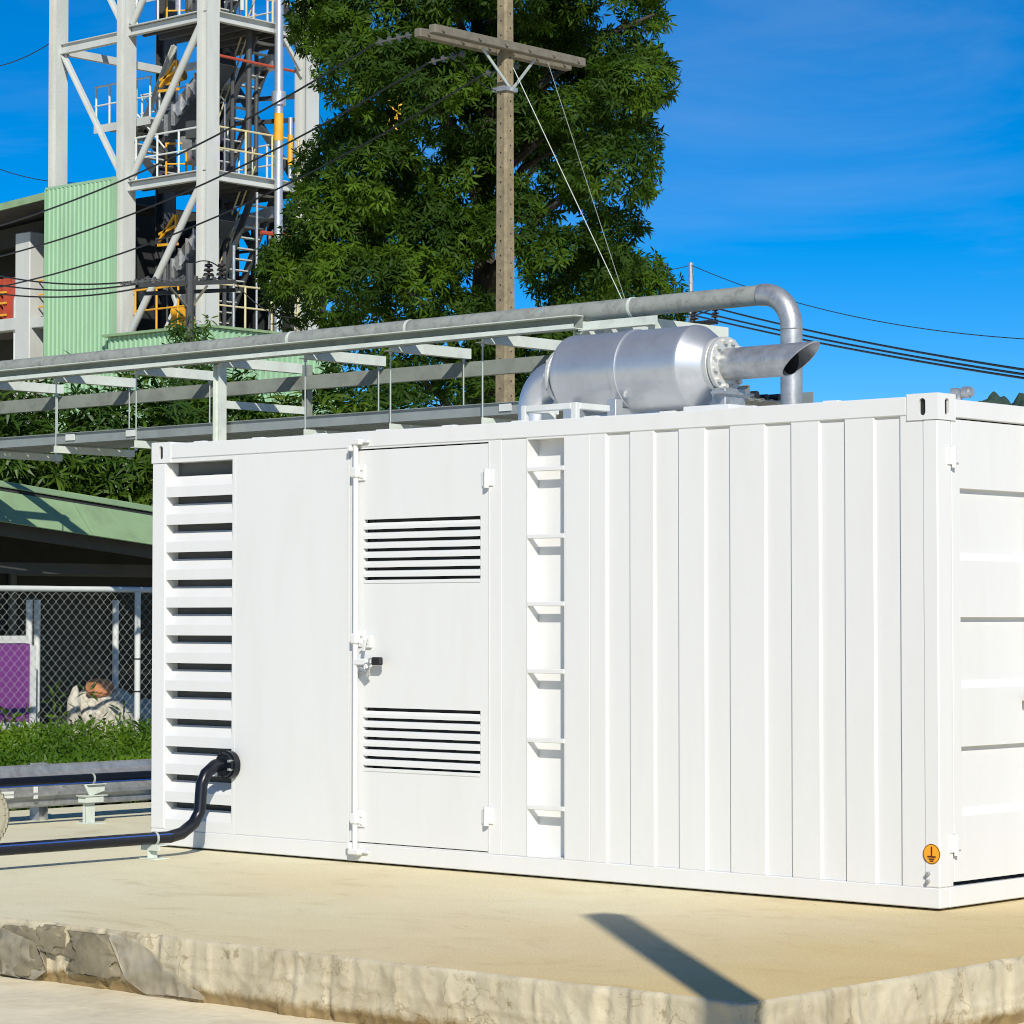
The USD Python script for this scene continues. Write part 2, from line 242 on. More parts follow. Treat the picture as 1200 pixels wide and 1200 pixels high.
M['pad_edge'] = usdkit.material(stage, look('shaded_plastic_marked_concrete'), {  # plastic marks and soil; base darkened for weaker light on the upright face
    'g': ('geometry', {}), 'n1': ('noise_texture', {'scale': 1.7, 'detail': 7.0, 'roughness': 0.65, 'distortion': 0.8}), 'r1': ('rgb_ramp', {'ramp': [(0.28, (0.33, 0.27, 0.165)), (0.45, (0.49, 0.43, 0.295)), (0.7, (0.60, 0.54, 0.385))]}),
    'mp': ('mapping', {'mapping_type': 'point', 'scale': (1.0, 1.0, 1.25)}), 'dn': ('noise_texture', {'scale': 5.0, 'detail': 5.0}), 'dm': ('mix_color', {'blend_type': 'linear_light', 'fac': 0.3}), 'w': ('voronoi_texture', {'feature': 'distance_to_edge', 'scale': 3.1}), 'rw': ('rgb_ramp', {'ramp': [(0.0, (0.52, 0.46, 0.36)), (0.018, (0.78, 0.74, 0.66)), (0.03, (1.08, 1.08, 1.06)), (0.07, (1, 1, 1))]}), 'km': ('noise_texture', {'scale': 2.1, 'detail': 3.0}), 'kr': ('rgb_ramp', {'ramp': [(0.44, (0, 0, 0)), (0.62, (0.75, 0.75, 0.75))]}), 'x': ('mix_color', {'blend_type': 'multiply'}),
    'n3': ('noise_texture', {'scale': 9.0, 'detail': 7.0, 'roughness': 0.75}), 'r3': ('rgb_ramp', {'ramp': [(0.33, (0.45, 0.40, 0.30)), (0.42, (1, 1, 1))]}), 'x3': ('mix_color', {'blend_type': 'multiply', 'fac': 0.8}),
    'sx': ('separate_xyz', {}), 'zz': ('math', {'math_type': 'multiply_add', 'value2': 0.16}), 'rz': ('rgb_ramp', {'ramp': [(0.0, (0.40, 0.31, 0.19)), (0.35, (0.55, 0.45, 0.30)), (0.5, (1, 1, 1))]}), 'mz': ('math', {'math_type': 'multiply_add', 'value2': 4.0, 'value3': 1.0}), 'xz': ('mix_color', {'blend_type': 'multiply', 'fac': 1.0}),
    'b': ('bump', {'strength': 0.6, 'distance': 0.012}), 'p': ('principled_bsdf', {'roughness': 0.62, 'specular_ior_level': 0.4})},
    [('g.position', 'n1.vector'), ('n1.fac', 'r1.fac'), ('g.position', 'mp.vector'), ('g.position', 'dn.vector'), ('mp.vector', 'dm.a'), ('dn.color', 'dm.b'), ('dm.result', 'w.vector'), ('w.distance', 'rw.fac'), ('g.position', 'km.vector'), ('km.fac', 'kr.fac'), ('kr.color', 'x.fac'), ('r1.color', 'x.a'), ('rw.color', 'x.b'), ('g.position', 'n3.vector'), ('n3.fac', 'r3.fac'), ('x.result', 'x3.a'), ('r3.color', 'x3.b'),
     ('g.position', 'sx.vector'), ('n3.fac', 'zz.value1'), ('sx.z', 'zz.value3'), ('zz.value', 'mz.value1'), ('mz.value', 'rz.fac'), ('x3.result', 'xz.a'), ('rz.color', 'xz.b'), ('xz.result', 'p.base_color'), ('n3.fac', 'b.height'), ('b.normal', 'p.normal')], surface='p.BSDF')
M['plastic'] = usdkit.material(stage, look('dirty_plastic_sheet'), {
    'g': ('geometry', {}), 'n': ('noise_texture', {'scale': 7.0, 'detail': 6.0}), 'r': ('rgb_ramp', {'ramp': [(0.3, (0.26, 0.235, 0.165)), (0.7, (0.52, 0.47, 0.36))]}),
    'p': ('principled_bsdf', {'roughness': 0.22}), 't': ('transparent_bsdf', {}), 'm': ('mix_closure', {'fac': 0.35})},
    [('g.position', 'n.vector'), ('n.fac', 'r.fac'), ('r.color', 'p.base_color'), ('p.BSDF', 'm.closure1'), ('t.BSDF', 'm.closure2')], surface='m.closure')

# ------------------------------------------------------------------ ground and concrete pad
n = 60
gx, gy = np.meshgrid(np.sinh(np.linspace(-5.5, 5.5, n))*4.0, np.sinh(np.linspace(-5.5, 5.5, n))*4.0, indexing='ij')
gz = -0.285 + 0.03*(meshkit.fbm(np.stack([gx*0.5, gy*0.5, gx*0], -1), 3, 3)-0.5)
idx = np.arange(n*n).reshape(n, n)
F = np.concatenate([np.stack([idx[:-1, :-1], idx[1:, :-1], idx[1:, 1:]], -1).reshape(-1, 3), np.stack([idx[:-1, :-1], idx[1:, 1:], idx[:-1, 1:]], -1).reshape(-1, 3)])
obj('ground', T(np.stack([gx, gy, gz], -1).reshape(-1, 3), F), M['earth'], label='sandy bare ground in front of the concrete pad', cat='ground', kind='structure', smooth=True)

def pad_mesh():
    x0, x1, y0, y1 = -9.4, 1.29, -3.30, 5.2
    path = [(x, y0) for x in np.arange(x0, x1-0.001, 0.014)] + [(x1, y) for y in np.arange(y0, y1, 0.014)]
    nrm = [(0, -1)]*len(np.arange(x0, x1-0.001, 0.014)) + [(1, 0)]*len(np.arange(y0, y1, 0.014))
    path, nrm = np.array(path), np.array(nrm, float); k = len(path)
    for i in range(k):                                                     # soften the corner
        d = np.hypot(path[i, 0]-x1, path[i, 1]-y0)
        if d < 0.05: nrm[i] = (0.7, -0.7)
    zs = np.r_[0, -0.006, -0.014, np.arange(-0.026, -0.32, -0.013)]
    V = []
    s3 = np.c_[path*1.0, np.zeros(k)]
    edge = (meshkit.fbm(s3*4.0, 4, 5)-0.5)*0.02 + (meshkit.fbm(s3*14, 2, 8)-0.5)*0.010 - 0.022*np.maximum(0, meshkit.fbm(s3*6.5, 3, 62)-0.62)/0.2
    for j, z in enumerate(zs):
        q = np.c_[path, np.full(k, z)]
        w = 0 if j == 0 else 1
        warp = q + 0.12*np.stack([meshkit.fbm(q*3+k_, 3, 30+k_) for k_ in range(3)], -1)
        cre = (1-np.abs(2*meshkit.noise(warp*[5, 5, 3.2]+[0, 0, 2], 41)-1))**7*0.012 + (1-np.abs(2*meshkit.noise(warp*[13, 13, 6], 43)-1))**6*0.006
        bulge = (meshkit.fbm(q*[1.6, 1.6, 4.0], 3, 11)-0.5)*0.035*min(1, j/5) + cre*min(1, j/4) + (meshkit.fbm(q*[22, 22, 22], 2, 15)-0.5)*0.006*w
        ridge = np.maximum(0, 1-np.abs(z+0.15+0.03*np.sin(path[:, 0]*1.1))/0.016)*0.007
        off = edge + (0.008 if j == 1 else 0.012 if j else 0)*1.0 + bulge + ridge - 0.02*np.clip((-z-0.235)/0.03, 0, 1)*(meshkit.fbm(s3*5, 3, 77) > 0.42)
        p = path + nrm*off[:, None]
        zz = np.full(k, z)
        if j == 0: zz = -0.010*np.maximum(0, meshkit.fbm(s3*3.1, 3, 21)-0.55)/0.45
        if j == 0: zz = zz*0
        V.append(np.c_[p, zz])
    top = V[0]
    VV = np.concatenate(V); Fs = []
    for j in range(len(zs)-1):
        for i in range(k-1):
            a, b, c, d = j*k+i, j*k+i+1, (j+1)*k+i+1, (j+1)*k+i
            Fs += [[a, d, c], [a, c, b]]
    rim = np.vstack([V[0], [[x1, y1, 0]], [[x0, y1, 0]], [[-4.0, 1.0, 0]]]); m = k
    Ft = [[i, i+1, m+2] for i in range(m+1)] + [[m+1, 0, m+2]]
    return T(rim, Ft), T(VV, Fs)
pad = thing('concrete_pad', 'pale concrete pad with rough plastic-marked edge carrying the white container', 'pavement', kind='structure')
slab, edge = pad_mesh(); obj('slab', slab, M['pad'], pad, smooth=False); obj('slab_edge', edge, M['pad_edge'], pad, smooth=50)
def rock(cx, cy, cz, rx, ry, rz, seed):
    m = trimesh.creation.icosphere(4, 1.0); v = np.array(m.vertices); s = 0.55+0.75*meshkit.fbm(v*1.3+seed*7, 4, seed)+0.35*(1-np.abs(2*meshkit.noise(v*2.6+seed, seed)-1))**3
    v = np.clip(v*s[:, None], -0.8, 0.8); return T(v*[rx, ry, rz]/0.8 + [cx, cy, cz], m.faces)
for i, (x, z, rx, rz, la) in enumerate([(-3.20, -0.15, 0.24, 0.12, 'dark rough stone bedded in the pad edge at far left'), (-2.60, -0.125, 0.20, 0.10, 'rounded grey stone under torn plastic in pad edge'), (-2.91, -0.08, 0.10, 0.07, 'small broken stone between two larger ones')]):
    obj('stone', rock(x, -3.295, z, rx, 0.045, rz, i+3), M['stone'], pad, label=la, smooth=50)
def sheet(poly, seed, amp=0.02, y=-3.322, step=0.016):
    """crumpled thin sheet hanging in the xz outline"""
    from scipy.spatial import Delaunay
    b = poly.bounds; g_ = np.random.default_rng(seed)
    bd_ = [poly.exterior.interpolate(t).coords[0] for t in np.arange(0, poly.length, step*0.7)]
    P = [(x, z) for x in np.arange(b[0], b[2], step) for z in np.arange(b[1], b[3], step) if poly.buffer(-step*0.5).contains(shapely.Point(x, z))]
    P = np.array(bd_ + P); P[:len(bd_)] += g_.normal(0, 0.003, (len(bd_), 2)); X, Z = P.T
    f = np.array([t for t in Delaunay(P).simplices if poly.buffer(0.004).contains(shapely.Point(*P[t].mean(0)))])
    q = np.stack([X*5, Z*6, X*0], -1); r = 1-np.abs(2*meshkit.fbm(q, 3, seed)-1); Yv = y - amp*r**3 - amp*0.5*(1-np.abs(2*meshkit.noise(q*2.3, seed+1)-1))**4
    return T(np.stack([X, Yv, Z], -1), f)
obj('plastic_sheet', sheet(Polygon([(-2.46, -0.012), (-2.30, -0.02), (-1.98, -0.17), (-1.78, -0.26), (-2.2, -0.27), (-2.34, -0.22)]), 4), M['plastic'], label='torn crumpled plastic sheet hanging triangular on the pad edge', cat='plastic sheet', smooth=30, group='plastic sheets on the pad edge')
obj('plastic_sheet', sheet(Polygon([(-3.6, -0.10), (-3.25, -0.05), (-3.02, -0.10), (-2.9, -0.2), (-3.02, -0.28), (-3.6, -0.26)]), 9, 0.035), M['plastic'], label='dirty grey plastic sheet over dark stone at left end of pad edge', cat='plastic sheet', smooth=30, group='plastic sheets on the pad edge')

# ------------------------------------------------------------------ white generator container
H, W, LEN = 2.61, 2.438, 6.058
C = thing('generator_container', 'white painted generator container with louvres, door and roof silencer on concrete pad', 'container')
wt = M['white']
for (x, y) in ((0, 0), (0, 1), (1, 0), (1, 1)):                         # corner posts
    xa, xb = ((-LEN+0.0, -LEN+0.13) if x == 0 else (-0.0895, 0.0)); ya, yb = ((0.0, 0.128) if y == 0 else (W-0.128, W))
    obj('corner_post', box(xa, xb, ya, yb, 0.118, 2.486, 0.006), wt, C)
def casting(cx, cy, sx, sy):
    """corner casting with an oval hole in each outer face; outer corner at (cx, cy), body towards (sx, sy)"""
    a, b = cx + sx*0.178, cy + sy*0.162
    m = manifold3d.Manifold.cube((0.186, 0.170, 0.135)).translate((min(a, cx)-(0.004 if sx > 0 else 0.004), min(b, cy)-0.004, 2.487))
    for ax in (0, 1):
        cs = manifold3d.CrossSection([[(-0.02 + 0.02*math.cos(t)*0 + 0.020*math.cos(t)+0.02, 0.025*(1 if math.sin(t) > 0 else -1) + 0.020*math.sin(t)) for t in np.linspace(0, 2*np.pi, 25)[:-1]]])
        h = manifold3d.Manifold.extrude(cs, 0.16).rotate((90, 0, 0))
        if ax == 0: h = h.translate((cx + sx*0.088, cy + sy*0.06 + (0.08), 2.553)) if sy > 0 else h.translate((cx + sx*0.088, cy + sy*0.06+0.08, 2.553))
        else: h = h.rotate((0, 0, 90)).translate((cx + sx*0.06-0.08, cy + sy*0.085, 2.553))
        m = m - h
    return m
for cx, cy, sx, sy in ((0, 0, -1, 1), (-LEN, 0, 1, 1), (0, W, -1, -1), (-LEN, W, 1, -1)):
    k = obj('corner_casting', casting(cx, cy, sx, sy), wt, C, smooth=30)
    obj('casting_hole_shade', box(cx+sx*0.012, cx+sx*0.16, cy+sy*0.012, cy+sy*0.15, 2.50, 2.61), M['black_gap'], k)  # black block stands in for the shade inside the casting holes
obj('top_rail', box(-LEN+0.182, -0.184, 0.0, 0.06, 2.512, H, 0.006), wt, C)
obj('top_rail', box(-LEN+0.182, -0.184, W-0.06, W, 2.512, H, 0.006), wt, C)
obj('top_rail', box(-0.06, 0.0, 0.168, W-0.168, 2.502, H-0.012, 0.006), wt, C)
obj('top_rail', box(-LEN, -LEN+0.06, 0.168, W-0.168, 2.512, H, 0.006), wt, C)
obj('bottom_rail', box(-LEN, -0.002, 0.001, 0.09, 0.014, 0.117, 0.005), wt, C)
obj('bottom_rail', box(-LEN, -0.002, W-0.09, W, 0.014, 0.117, 0.005), wt, C)
obj('bottom_rail', box(-0.09, 0.0, 0.092, W-0.092, 0.014, 0.117, 0.005), wt, C)
obj('roof_panel', box(-LEN+0.062, -0.062, 0.062, W-0.062, 2.555, 2.585), wt, C)
for x in np.arange(-5.62, -0.4, 0.55):                                     # small weld tabs on the roof rail
    obj('roof_weld_tab', box(x-0.05, x+0.05, 0.012, 0.05, H-0.002, H+0.007, 0.003), wt, C)
obj('back_wall', box(-LEN+0.13, -0.09, W-0.05, W-0.01, 0.117, 2.512), wt, C)
obj('far_end_wall', box(-LEN+0.01, -LEN+0.05, 0.13, W-0.13, 0.04, 2.512), wt, C)
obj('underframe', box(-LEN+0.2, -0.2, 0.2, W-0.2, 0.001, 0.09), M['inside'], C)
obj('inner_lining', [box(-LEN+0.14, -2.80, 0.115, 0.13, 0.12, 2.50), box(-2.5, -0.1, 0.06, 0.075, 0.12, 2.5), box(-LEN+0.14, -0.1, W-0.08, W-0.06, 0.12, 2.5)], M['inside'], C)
# louvre bay
lx0, lx1 = -5.926, -5.285
obj('louvre_frame', [box(-5.928+0.0, lx0+0.004, 0.003, 0.112, 0.118, 2.511), box(lx1-0.002, lx1+0.022, 0.003, 0.112, 0.118, 2.511), box(lx0+0.005, lx1-0.003, 0.004, 0.112, 2.487, 2.511)], wt, C)
for k in range(13):
    zb = 2.2625 - 0.1787*k
    pr = Polygon([(0.004, zb), (0.004, zb+0.066), (0.074, zb+0.136), (0.074, zb+0.132), (0.008, zb+0.0645), (0.008, zb+0.004), (0.026, zb+0.004), (0.026, zb)])
    obj('louvre_blade', prism(pr, 'x', lx0+0.006, lx1-0.004), wt, C, smooth=False)
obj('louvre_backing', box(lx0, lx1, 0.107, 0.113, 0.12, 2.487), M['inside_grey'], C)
# flat panels, door frame
obj('side_panel', box(lx1+0.024, -4.249, 0.005, 0.03, 0.118, 2.511, 0.002), wt, C)
obj('side_panel', box(-3.080, -2.985, 0.005, 0.03, 0.118, 2.511, 0.002), wt, C)
obj('side_panel', box(-2.983, -2.786, 0.009, 0.034, 0.118, 2.511, 0.002), wt, C)
obj('door_frame', [box(-4.248, -4.236, 0.002, 0.06, 0.118, 2.511), box(-3.086, -3.0805, 0.002, 0.06, 0.118, 2.511), box(-4.235, -3.087, 0.004, 0.06, 2.503, 2.5115), box(-4.235, -3.087, 0.0045, 0.06, 0.1175, 0.1245)], wt, C)
obj('door_gap_seal', [box(-4.236, -4.06, 0.045, 0.05, 0.124, 2.503), box(-4.06, -3.087, 0.045, 0.05, 0.124, 0.5), box(-4.06, -3.087, 0.045, 0.05, 2.10, 2.503), box(-3.12, -3.087, 0.045, 0.05, 0.5, 2.1)], M['black_gap'], C)
holes = [(2.075, 1.690), (0.941, 0.560)]; dx0, dx1 = -4.112, -3.153
leaf = shapely.box(-4.229, 0.131, -3.0935, 2.494)
for zt, zb in holes: leaf = leaf.difference(shapely.box(dx0, zb, dx1, zt))
door = obj('door', prism(leaf, 'y', 0.007, 0.040), wt, C, smooth=False)
for zt, zb in holes:
    for k in range(7):
        z0 = zt - 0.003 - 0.0575*k                                      # top of this dark slot
        za, zz = z0-0.0575 if k < 6 else zb-0.001, z0
        pr = Polygon([(0.003, za), (0.003, za+0.020), (0.026, zz-0.0175), (0.028, zz-0.0195), (0.006, za+0.019), (0.006, za)])
        obj('door_louvre', prism(pr, 'x', dx0+0.001, dx1-0.001), wt, door, smooth=False)
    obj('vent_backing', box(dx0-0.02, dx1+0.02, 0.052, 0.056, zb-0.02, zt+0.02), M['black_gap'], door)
for z in (2.29, 0.335):
    h = obj('hinge', [box(-3.135, -3.095, -0.004, 0.006, z-0.045, z+0.045, 0.003), box(-3.079, -3.045, -0.004, 0.004, z-0.045, z+0.05, 0.003)], wt, C)
    obj('hinge_pin', cyl((-3.087, -0.016, z-0.055), (-3.087, -0.016, z+0.055), 0.016), wt, h)
rx = -4.155
rod = obj('locking_rod', cyl((rx, -0.022, 0.085), (rx, -0.022, 2.545), 0.0165, 14), wt, C)
for z, s in ((2.545, 1), (0.072, -1)):
    obj('rod_cam', [box(rx-0.045, rx+0.05, -0.045, -0.001, z-0.018, z+0.018, 0.006), box(rx-0.05, rx-0.02, -0.05, 0.0, z-0.035*s-0.02, z-0.035*s+0.02, 0.005), box(rx+0.03, rx+0.10, -0.02, -0.002, z-0.008, z+0.012, 0.004)], wt, rod)
for z in (2.36, 1.355, 0.27):
    obj('rod_bracket', [box(rx-0.045, rx+0.06, -0.006, 0.006, z-0.05, z+0.05, 0.004), box(rx-0.026, rx+0.026, -0.046, -0.006, z-0.032, z+0.032, 0.008), bolt((rx+0.042, -0.006, z+0.02), (0, -1, 0), 0.009, 0.008), bolt((rx+0.042, -0.006, z-0.025), (0, -1, 0), 0.009, 0.008)], wt, rod)
hd_ = obj('lock_handle', [box(rx-0.01, rx+0.11, -0.040, -0.024, 1.195, 1.235, 0.006), box(rx+0.09, rx+0.125, -0.05, -0.022, 1.175, 1.215, 0.006)], wt, C)
obj('handle_catch', [box(rx+0.075, rx+0.12, -0.012, 0.006, 1.30, 1.375, 0.004), bar((rx+0.085, -0.012, 1.365), (rx+0.115, -0.055, 1.345), 0.022, 0.012), bar((rx+0.115, -0.055, 1.35), (rx+0.095, -0.05, 1.285), 0.02, 0.012), bar((rx+0.06, -0.03, 1.31), (rx+0.10, -0.03, 1.335), 0.02, 0.012)], wt, hd_)
obj('hasp', [box(rx+0.02, rx+0.09, -0.02, 0.006, 1.15, 1.19, 0.004), bar((rx+0.05, -0.03, 1.18), (rx+0.145, -0.055, 1.145), 0.03, 0.012), tube(arc((rx+0.12, -0.045, 1.185), 0.024, 0, 2*math.pi, (1, 0, 0), (0, 0, 1), 13), 0.006, 6)], M['galv'], hd_)
pl = thing('padlock', 'black padlock hanging on the container door handle', 'padlock', (rx+0.2, -0.05, 1.22))
obj('lock_body', box(rx+0.175, rx+0.26, -0.070, -0.040, 1.196, 1.246, 0.009), M['black_gap'], pl)
obj('shackle', tube(arc((rx+0.165, -0.055, 1.221), 0.017, -math.pi/2, math.pi/2, (-1, 0, 0), (0, 0, 1), 9), 0.005, 8), M['galv'], pl)
# recessed ladder
ax0, ax1 = -2.784, -2.504
obj('ladder_recess', [box(ax0-0.003, ax0, 0.002, 0.10, 0.118, 2.511), box(ax1, ax1+0.003, 0.002, 0.10, 0.118, 2.511), box(ax0-0.003, ax1+0.003, 0.10, 0.105, 0.118, 2.511), box(ax0, ax1, 0.003, 0.1, 2.503, 2.5115), box(ax0, ax1, 0.003, 0.1, 0.1175, 0.122)], wt, C, smooth=False)
for z in (2.331, 1.946, 1.560, 1.177, 0.784, 0.401):
    obj('ladder_rung', box(ax0+0.001, ax1-0.001, 0.0, 0.03, z-0.013, z+0.013, 0.003), wt, C)
# corrugated side
obj('side_panel', box(-2.5, -2.316, 0.003, 0.03, 0.118, 2.511, 0.002), wt, C)
prof = [(-2.313, 0.004)]
for a, b in ((-2.2, -2.021), (-1.856, -1.676), (-1.5, -1.324), (-1.096, -0.916), (-0.74, -0.571), (-0.395, -0.226)):
    prof += [(a, 0.004), (a+0.008, 0.018), (b-0.008, 0.018), (b, 0.004)]
prof += [(-0.0905, 0.004)]
back = [(x, y+0.0025) for x, y in prof][::-1]
obj('corrugated_panel', prism(Polygon(prof+back), 'z', 0.118, 2.5115), wt, C, smooth=False)
# end face: doors with pressed pockets
zones = [(2.144, 1.803), (1.484, 1.149), (0.823, 0.498)]
def end_leaf(ya, yb):
    pts = [(-0.003, 2.494)]
    for zt, zb in zones: pts += [(-0.003, zt), (-0.034, zt-0.004), (-0.034, zb+0.012), (-0.003, zb-0.030)]
    pts += [(-0.003, 0.140)]
    poly = Polygon(pts + [(x-0.004, z) for x, z in pts][::-1])
    m1 = prism(poly, 'y', ya+0.075, yb-0.075)
    e = [box(-0.04, -0.003, ya, ya+0.075, 0.14, 2.494, 0.002), box(-0.04, -0.003, yb-0.075, yb, 0.14, 2.494, 0.002)]
    return [m1] + e
for ya, yb in ((0.136, 1.213), (1.225, 2.302)):
    obj('end_door', end_leaf(ya, yb), wt, C, smooth=False)
obj('end_gap_seal', box(-0.07, -0.06, 0.13, W-0.13, 0.116, 2.5), M['black_gap'], C)
for z in (2.30, 0.33):
    for s, y in ((1, 0.132), (-1, W-0.132)):
        h = obj('end_hinge', [box(-0.002, 0.010, y-0.045*s, y-0.008*s, z-0.04, z+0.05, 0.003), box(-0.002, 0.008, y+0.008*s, y+0.06*s, z-0.03, z+0.03, 0.003)], wt, C)
        obj('hinge_pin', cyl((0.014, y, z-0.055), (0.014, y, z+0.055), 0.013), wt, h)
for y in (0.86, 1.58):
    r = obj('end_locking_rod', cyl((0.025, y, 0.05), (0.025, y, 2.56), 0.017, 12), wt, C)
    obj('rod_handle', [box(0.03, 0.045, y-0.10, y+0.03, 1.03, 1.075, 0.004), box(0.0, 0.03, y-0.05, y+0.05, 1.085, 1.125, 0.004)], M['galv'], r)
# earth sticker and bolts on the post
st = obj('earth_sticker', cyl((-0.047, -0.0005, 0.288), (-0.047, -0.0025, 0.288), 0.051, 40), M['sticker'], C, label='round orange sticker with earth symbol', smooth=30)
obj('earth_symbol', [box(-0.051, -0.043, -0.0037, -0.0026, 0.278, 0.325), box(-0.072, -0.022, -0.0037, -0.0026, 0.270, 0.278), box(-0.064, -0.030, -0.0037, -0.0026, 0.259, 0.266), box(-0.058, -0.036, -0.0037, -0.0026, 0.249, 0.256),
                     lathe([(0, 0.047), (0.0011, 0.047), (0.0011, 0.050), (0, 0.050)], (-0.047, -0.0026, 0.288), (0, -1, 0), 40)], M['sticker_ink'], st)
for z in (0.188, 0.150): obj('earth_bolt', bolt((-0.066, 0.0, z), (0, -1, 0), 0.011, 0.02), M['galv'], C)
# roof fittings that belong to the container
obj('exhaust_frame', [box(-3.225, -3.19, 0.44, 0.475, 2.585, 2.745, 0.004), box(-2.835, -2.79, 0.44, 0.475, 2.585, 2.745, 0.004), box(-3.19, -2.835, 0.44, 0.475, 2.705, 2.743, 0.004), box(-3.225, -3.19, 0.475, 0.75, 2.705, 2.743, 0.004), box(-2.825, -2.79, 0.475, 0.75, 2.705, 2.743, 0.004), cyl((-3.10, 0.55, 2.585), (-3.10, 0.55, 2.70), 0.045)], M['frame_white'], C)
obj('roof_plinth', box(-1.93, -1.60, 0.36, 0.60, 2.585, 2.668, 0.005), wt, C)
v_ = obj('vent_pipe', tube([(-0.29, 0.64, 2.58), (-0.29, 0.64, 2.645), (-0.282, 0.641, 2.665), (-0.262, 0.644, 2.675), (-0.205, 0.652, 2.675)], 0.024, 14), M['galv'], C)
obj('vent_collar', [lathe([(0, 0.024), (0, 0.031), (0.04, 0.031), (0.04, 0.024)], (-0.26, 0.644, 2.675), (0.98, 0.14, 0), 20), cyl((-0.325, 0.635, 2.675), (-0.285, 0.641, 2.675), 0.026, 16)], M['galv'], v_)

# ------------------------------------------------------------------ silencer on the roof
S = thing('exhaust_silencer', 'silver exhaust silencer drum with slanted tail pipe on container roof', 'silencer', (-3.0, 1.2, 2.585))
ay, az = 1.2, 2.985; X = (1, 0, 0)
obj('drum', lathe([(0, 0.0), (0, 0.155), (0.012, 0.24), (0.02, 0.249), (0.04, 0.252), (0.05, 0.249), (0.07, 0.249), (0.96, 0.249), (0.975, 0.252), (0.99, 0.249)], (-3.46, ay, az), X, 64), M['alu'], S, smooth=30)
obj('end_cone', lathe([(0, 0.249), (0.012, 0.247), (0.13, 0.165), (0.155, 0.158), (0.155, 0.0)], (-2.47, ay, az), X, 64), M['alu'], S, smooth=30)
for xx in (-2.325, -2.285):
    fl = obj('flange', lathe([(0, 0.06), (0, 0.162), (0.003, 0.165), (0.027, 0.165), (0.03, 0.162), (0.03, 0.06)], (xx, ay, az), X, 48), M['alu_light'], S, smooth=30)
    if xx > -2.3:
        for k in range(12):
            t = (k+0.5)*math.pi/6; obj('flange_bolt', bolt((xx+0.03, ay+0.138*math.cos(t), az+0.138*math.sin(t)), X, 0.017, 0.022), M['alu_light'], fl, smooth=20)
n = 40; ang = np.linspace(0, 2*np.pi, n, endpoint=False); V = []
for r, x0_, sl in ((0.096, -2.26, 0.0), (0.096, -1.72, 0.115), (0.088, -1.72, 0.115), (0.088, -2.2, 0.0)):
    V += [(x0_ + sl*math.sin(t), ay+r*math.cos(t), az+r*math.sin(t)) for t in ang]
Fq = [f for j in range(3) for i in range(n) for f in ([j*n+i, j*n+(i+1) % n, (j+1)*n+(i+1) % n], [j*n+i, (j+1)*n+(i+1) % n, (j+1)*n+i])]
obj('tail_pipe', T(V, Fq), M['galv'], S, smooth=30)
for xx in (-3.515, -3.555):
    fl = obj('flange', lathe([(0, 0.06), (0, 0.172), (0.003, 0.175), (0.027, 0.175), (0.03, 0.172), (0.03, 0.06)], (xx, ay, az), X, 40), M['alu_light'], S, smooth=30)
    for k in range(10):
        t = k*math.pi/5; obj('flange_bolt', bolt((xx-0.0, ay+0.15*math.cos(t), az+0.15*math.sin(t)), (-1, 0, 0), 0.016, 0.02), M['alu_light'], fl, smooth=20)
obj('inlet_neck', lathe([(0, 0.12), (0.08, 0.12)], (-3.53, ay, az), X, 32), M['alu_light'], S, smooth=30)
el = [(-3.54, ay, az), (-3.58, ay, az)] + arc((-3.58, ay, az-0.20), 0.20, math.pi/2, math.pi, (1, 0, 0), (0, 0, 1), 10)[1:] + [(-3.78, ay, 2.585)]
obj('inlet_elbow', tube(el, 0.112, 28), M['alu'], S, smooth=35)
obj('soot_lining', lathe([(0, 0.0868), (0.40, 0.0868)], (-2.2, ay, az), X, 32), M['inside'], S, smooth=30)
obj('strap', lathe([(-0.025, 0.2495), (-0.022, 0.256), (0.022, 0.256), (0.025, 0.2495)], (-2.95, ay, az), X, 64), M['alu'], S, smooth=30)
obj('strap_foot', [box(-2.985, -2.915, ay-0.25, ay-0.18, 2.66, 2.80, 0.004), box(-2.99, -2.91, ay-0.30, ay-0.12, 2.655, 2.668), box(-2.97, -2.93, ay-0.22, ay+0.22, 2.585, 2.75)], M['alu'], S)
obj('strap_foot', [box(-3.36, -3.29, ay-0.22, ay+0.22, 2.585, 2.76)], M['alu'], S)
obj('support_post', [box(-2.30, -2.20, ay-0.10, ay+0.10, 2.585, 2.84, 0.004), box(-2.26, -2.18, ay-0.16, ay+0.16, 2.80, 2.815)], M['galv'], S)

# ------------------------------------------------------------------ black plastic pipes and their supports
px = -5.30
P1 = thing('plastic_pipe', 'black plastic pipe with blue stripe bending up to the container flange', 'pipe', (px, -1.0, 0.13), group='black plastic pipes')
path1 = [(px, -9.5, 0.145), (px, -0.50, 0.128), (px, -0.40, 0.145), (px, -0.30, 0.20), (px, -0.25, 0.27), (px, -0.235, 0.44), (px, -0.20, 0.505), (px, -0.13, 0.552), (px, -0.05, 0.556)]
obj('pipe_run', tube(path1[:2], 0.037, 24), M['hdpe'], P1, smooth=50)
obj('mitred_bend', tube(path1[1:], 0.0385, 24), M['hdpe'], P1, smooth=25)
s1 = []
for t in (35, 145):
    o = np.array([0.0375*math.cos(math.radians(t)), 0, 0.0375*math.sin(math.radians(t))]); s1.append(tube(np.array(path1[:2])+o, 0.0045, 8))
obj('blue_stripe', s1, M['blue'], P1)
fl = obj('flange', lathe([(0, 0.03), (0, 0.075), (0.01, 0.078), (0.022, 0.078), (0.022, 0.088), (0.052, 0.088), (0.052, 0.0)], (px+0.02, -0.075, 0.556), (0, 1, 0), 36), M['hdpe'], P1, smooth=30)
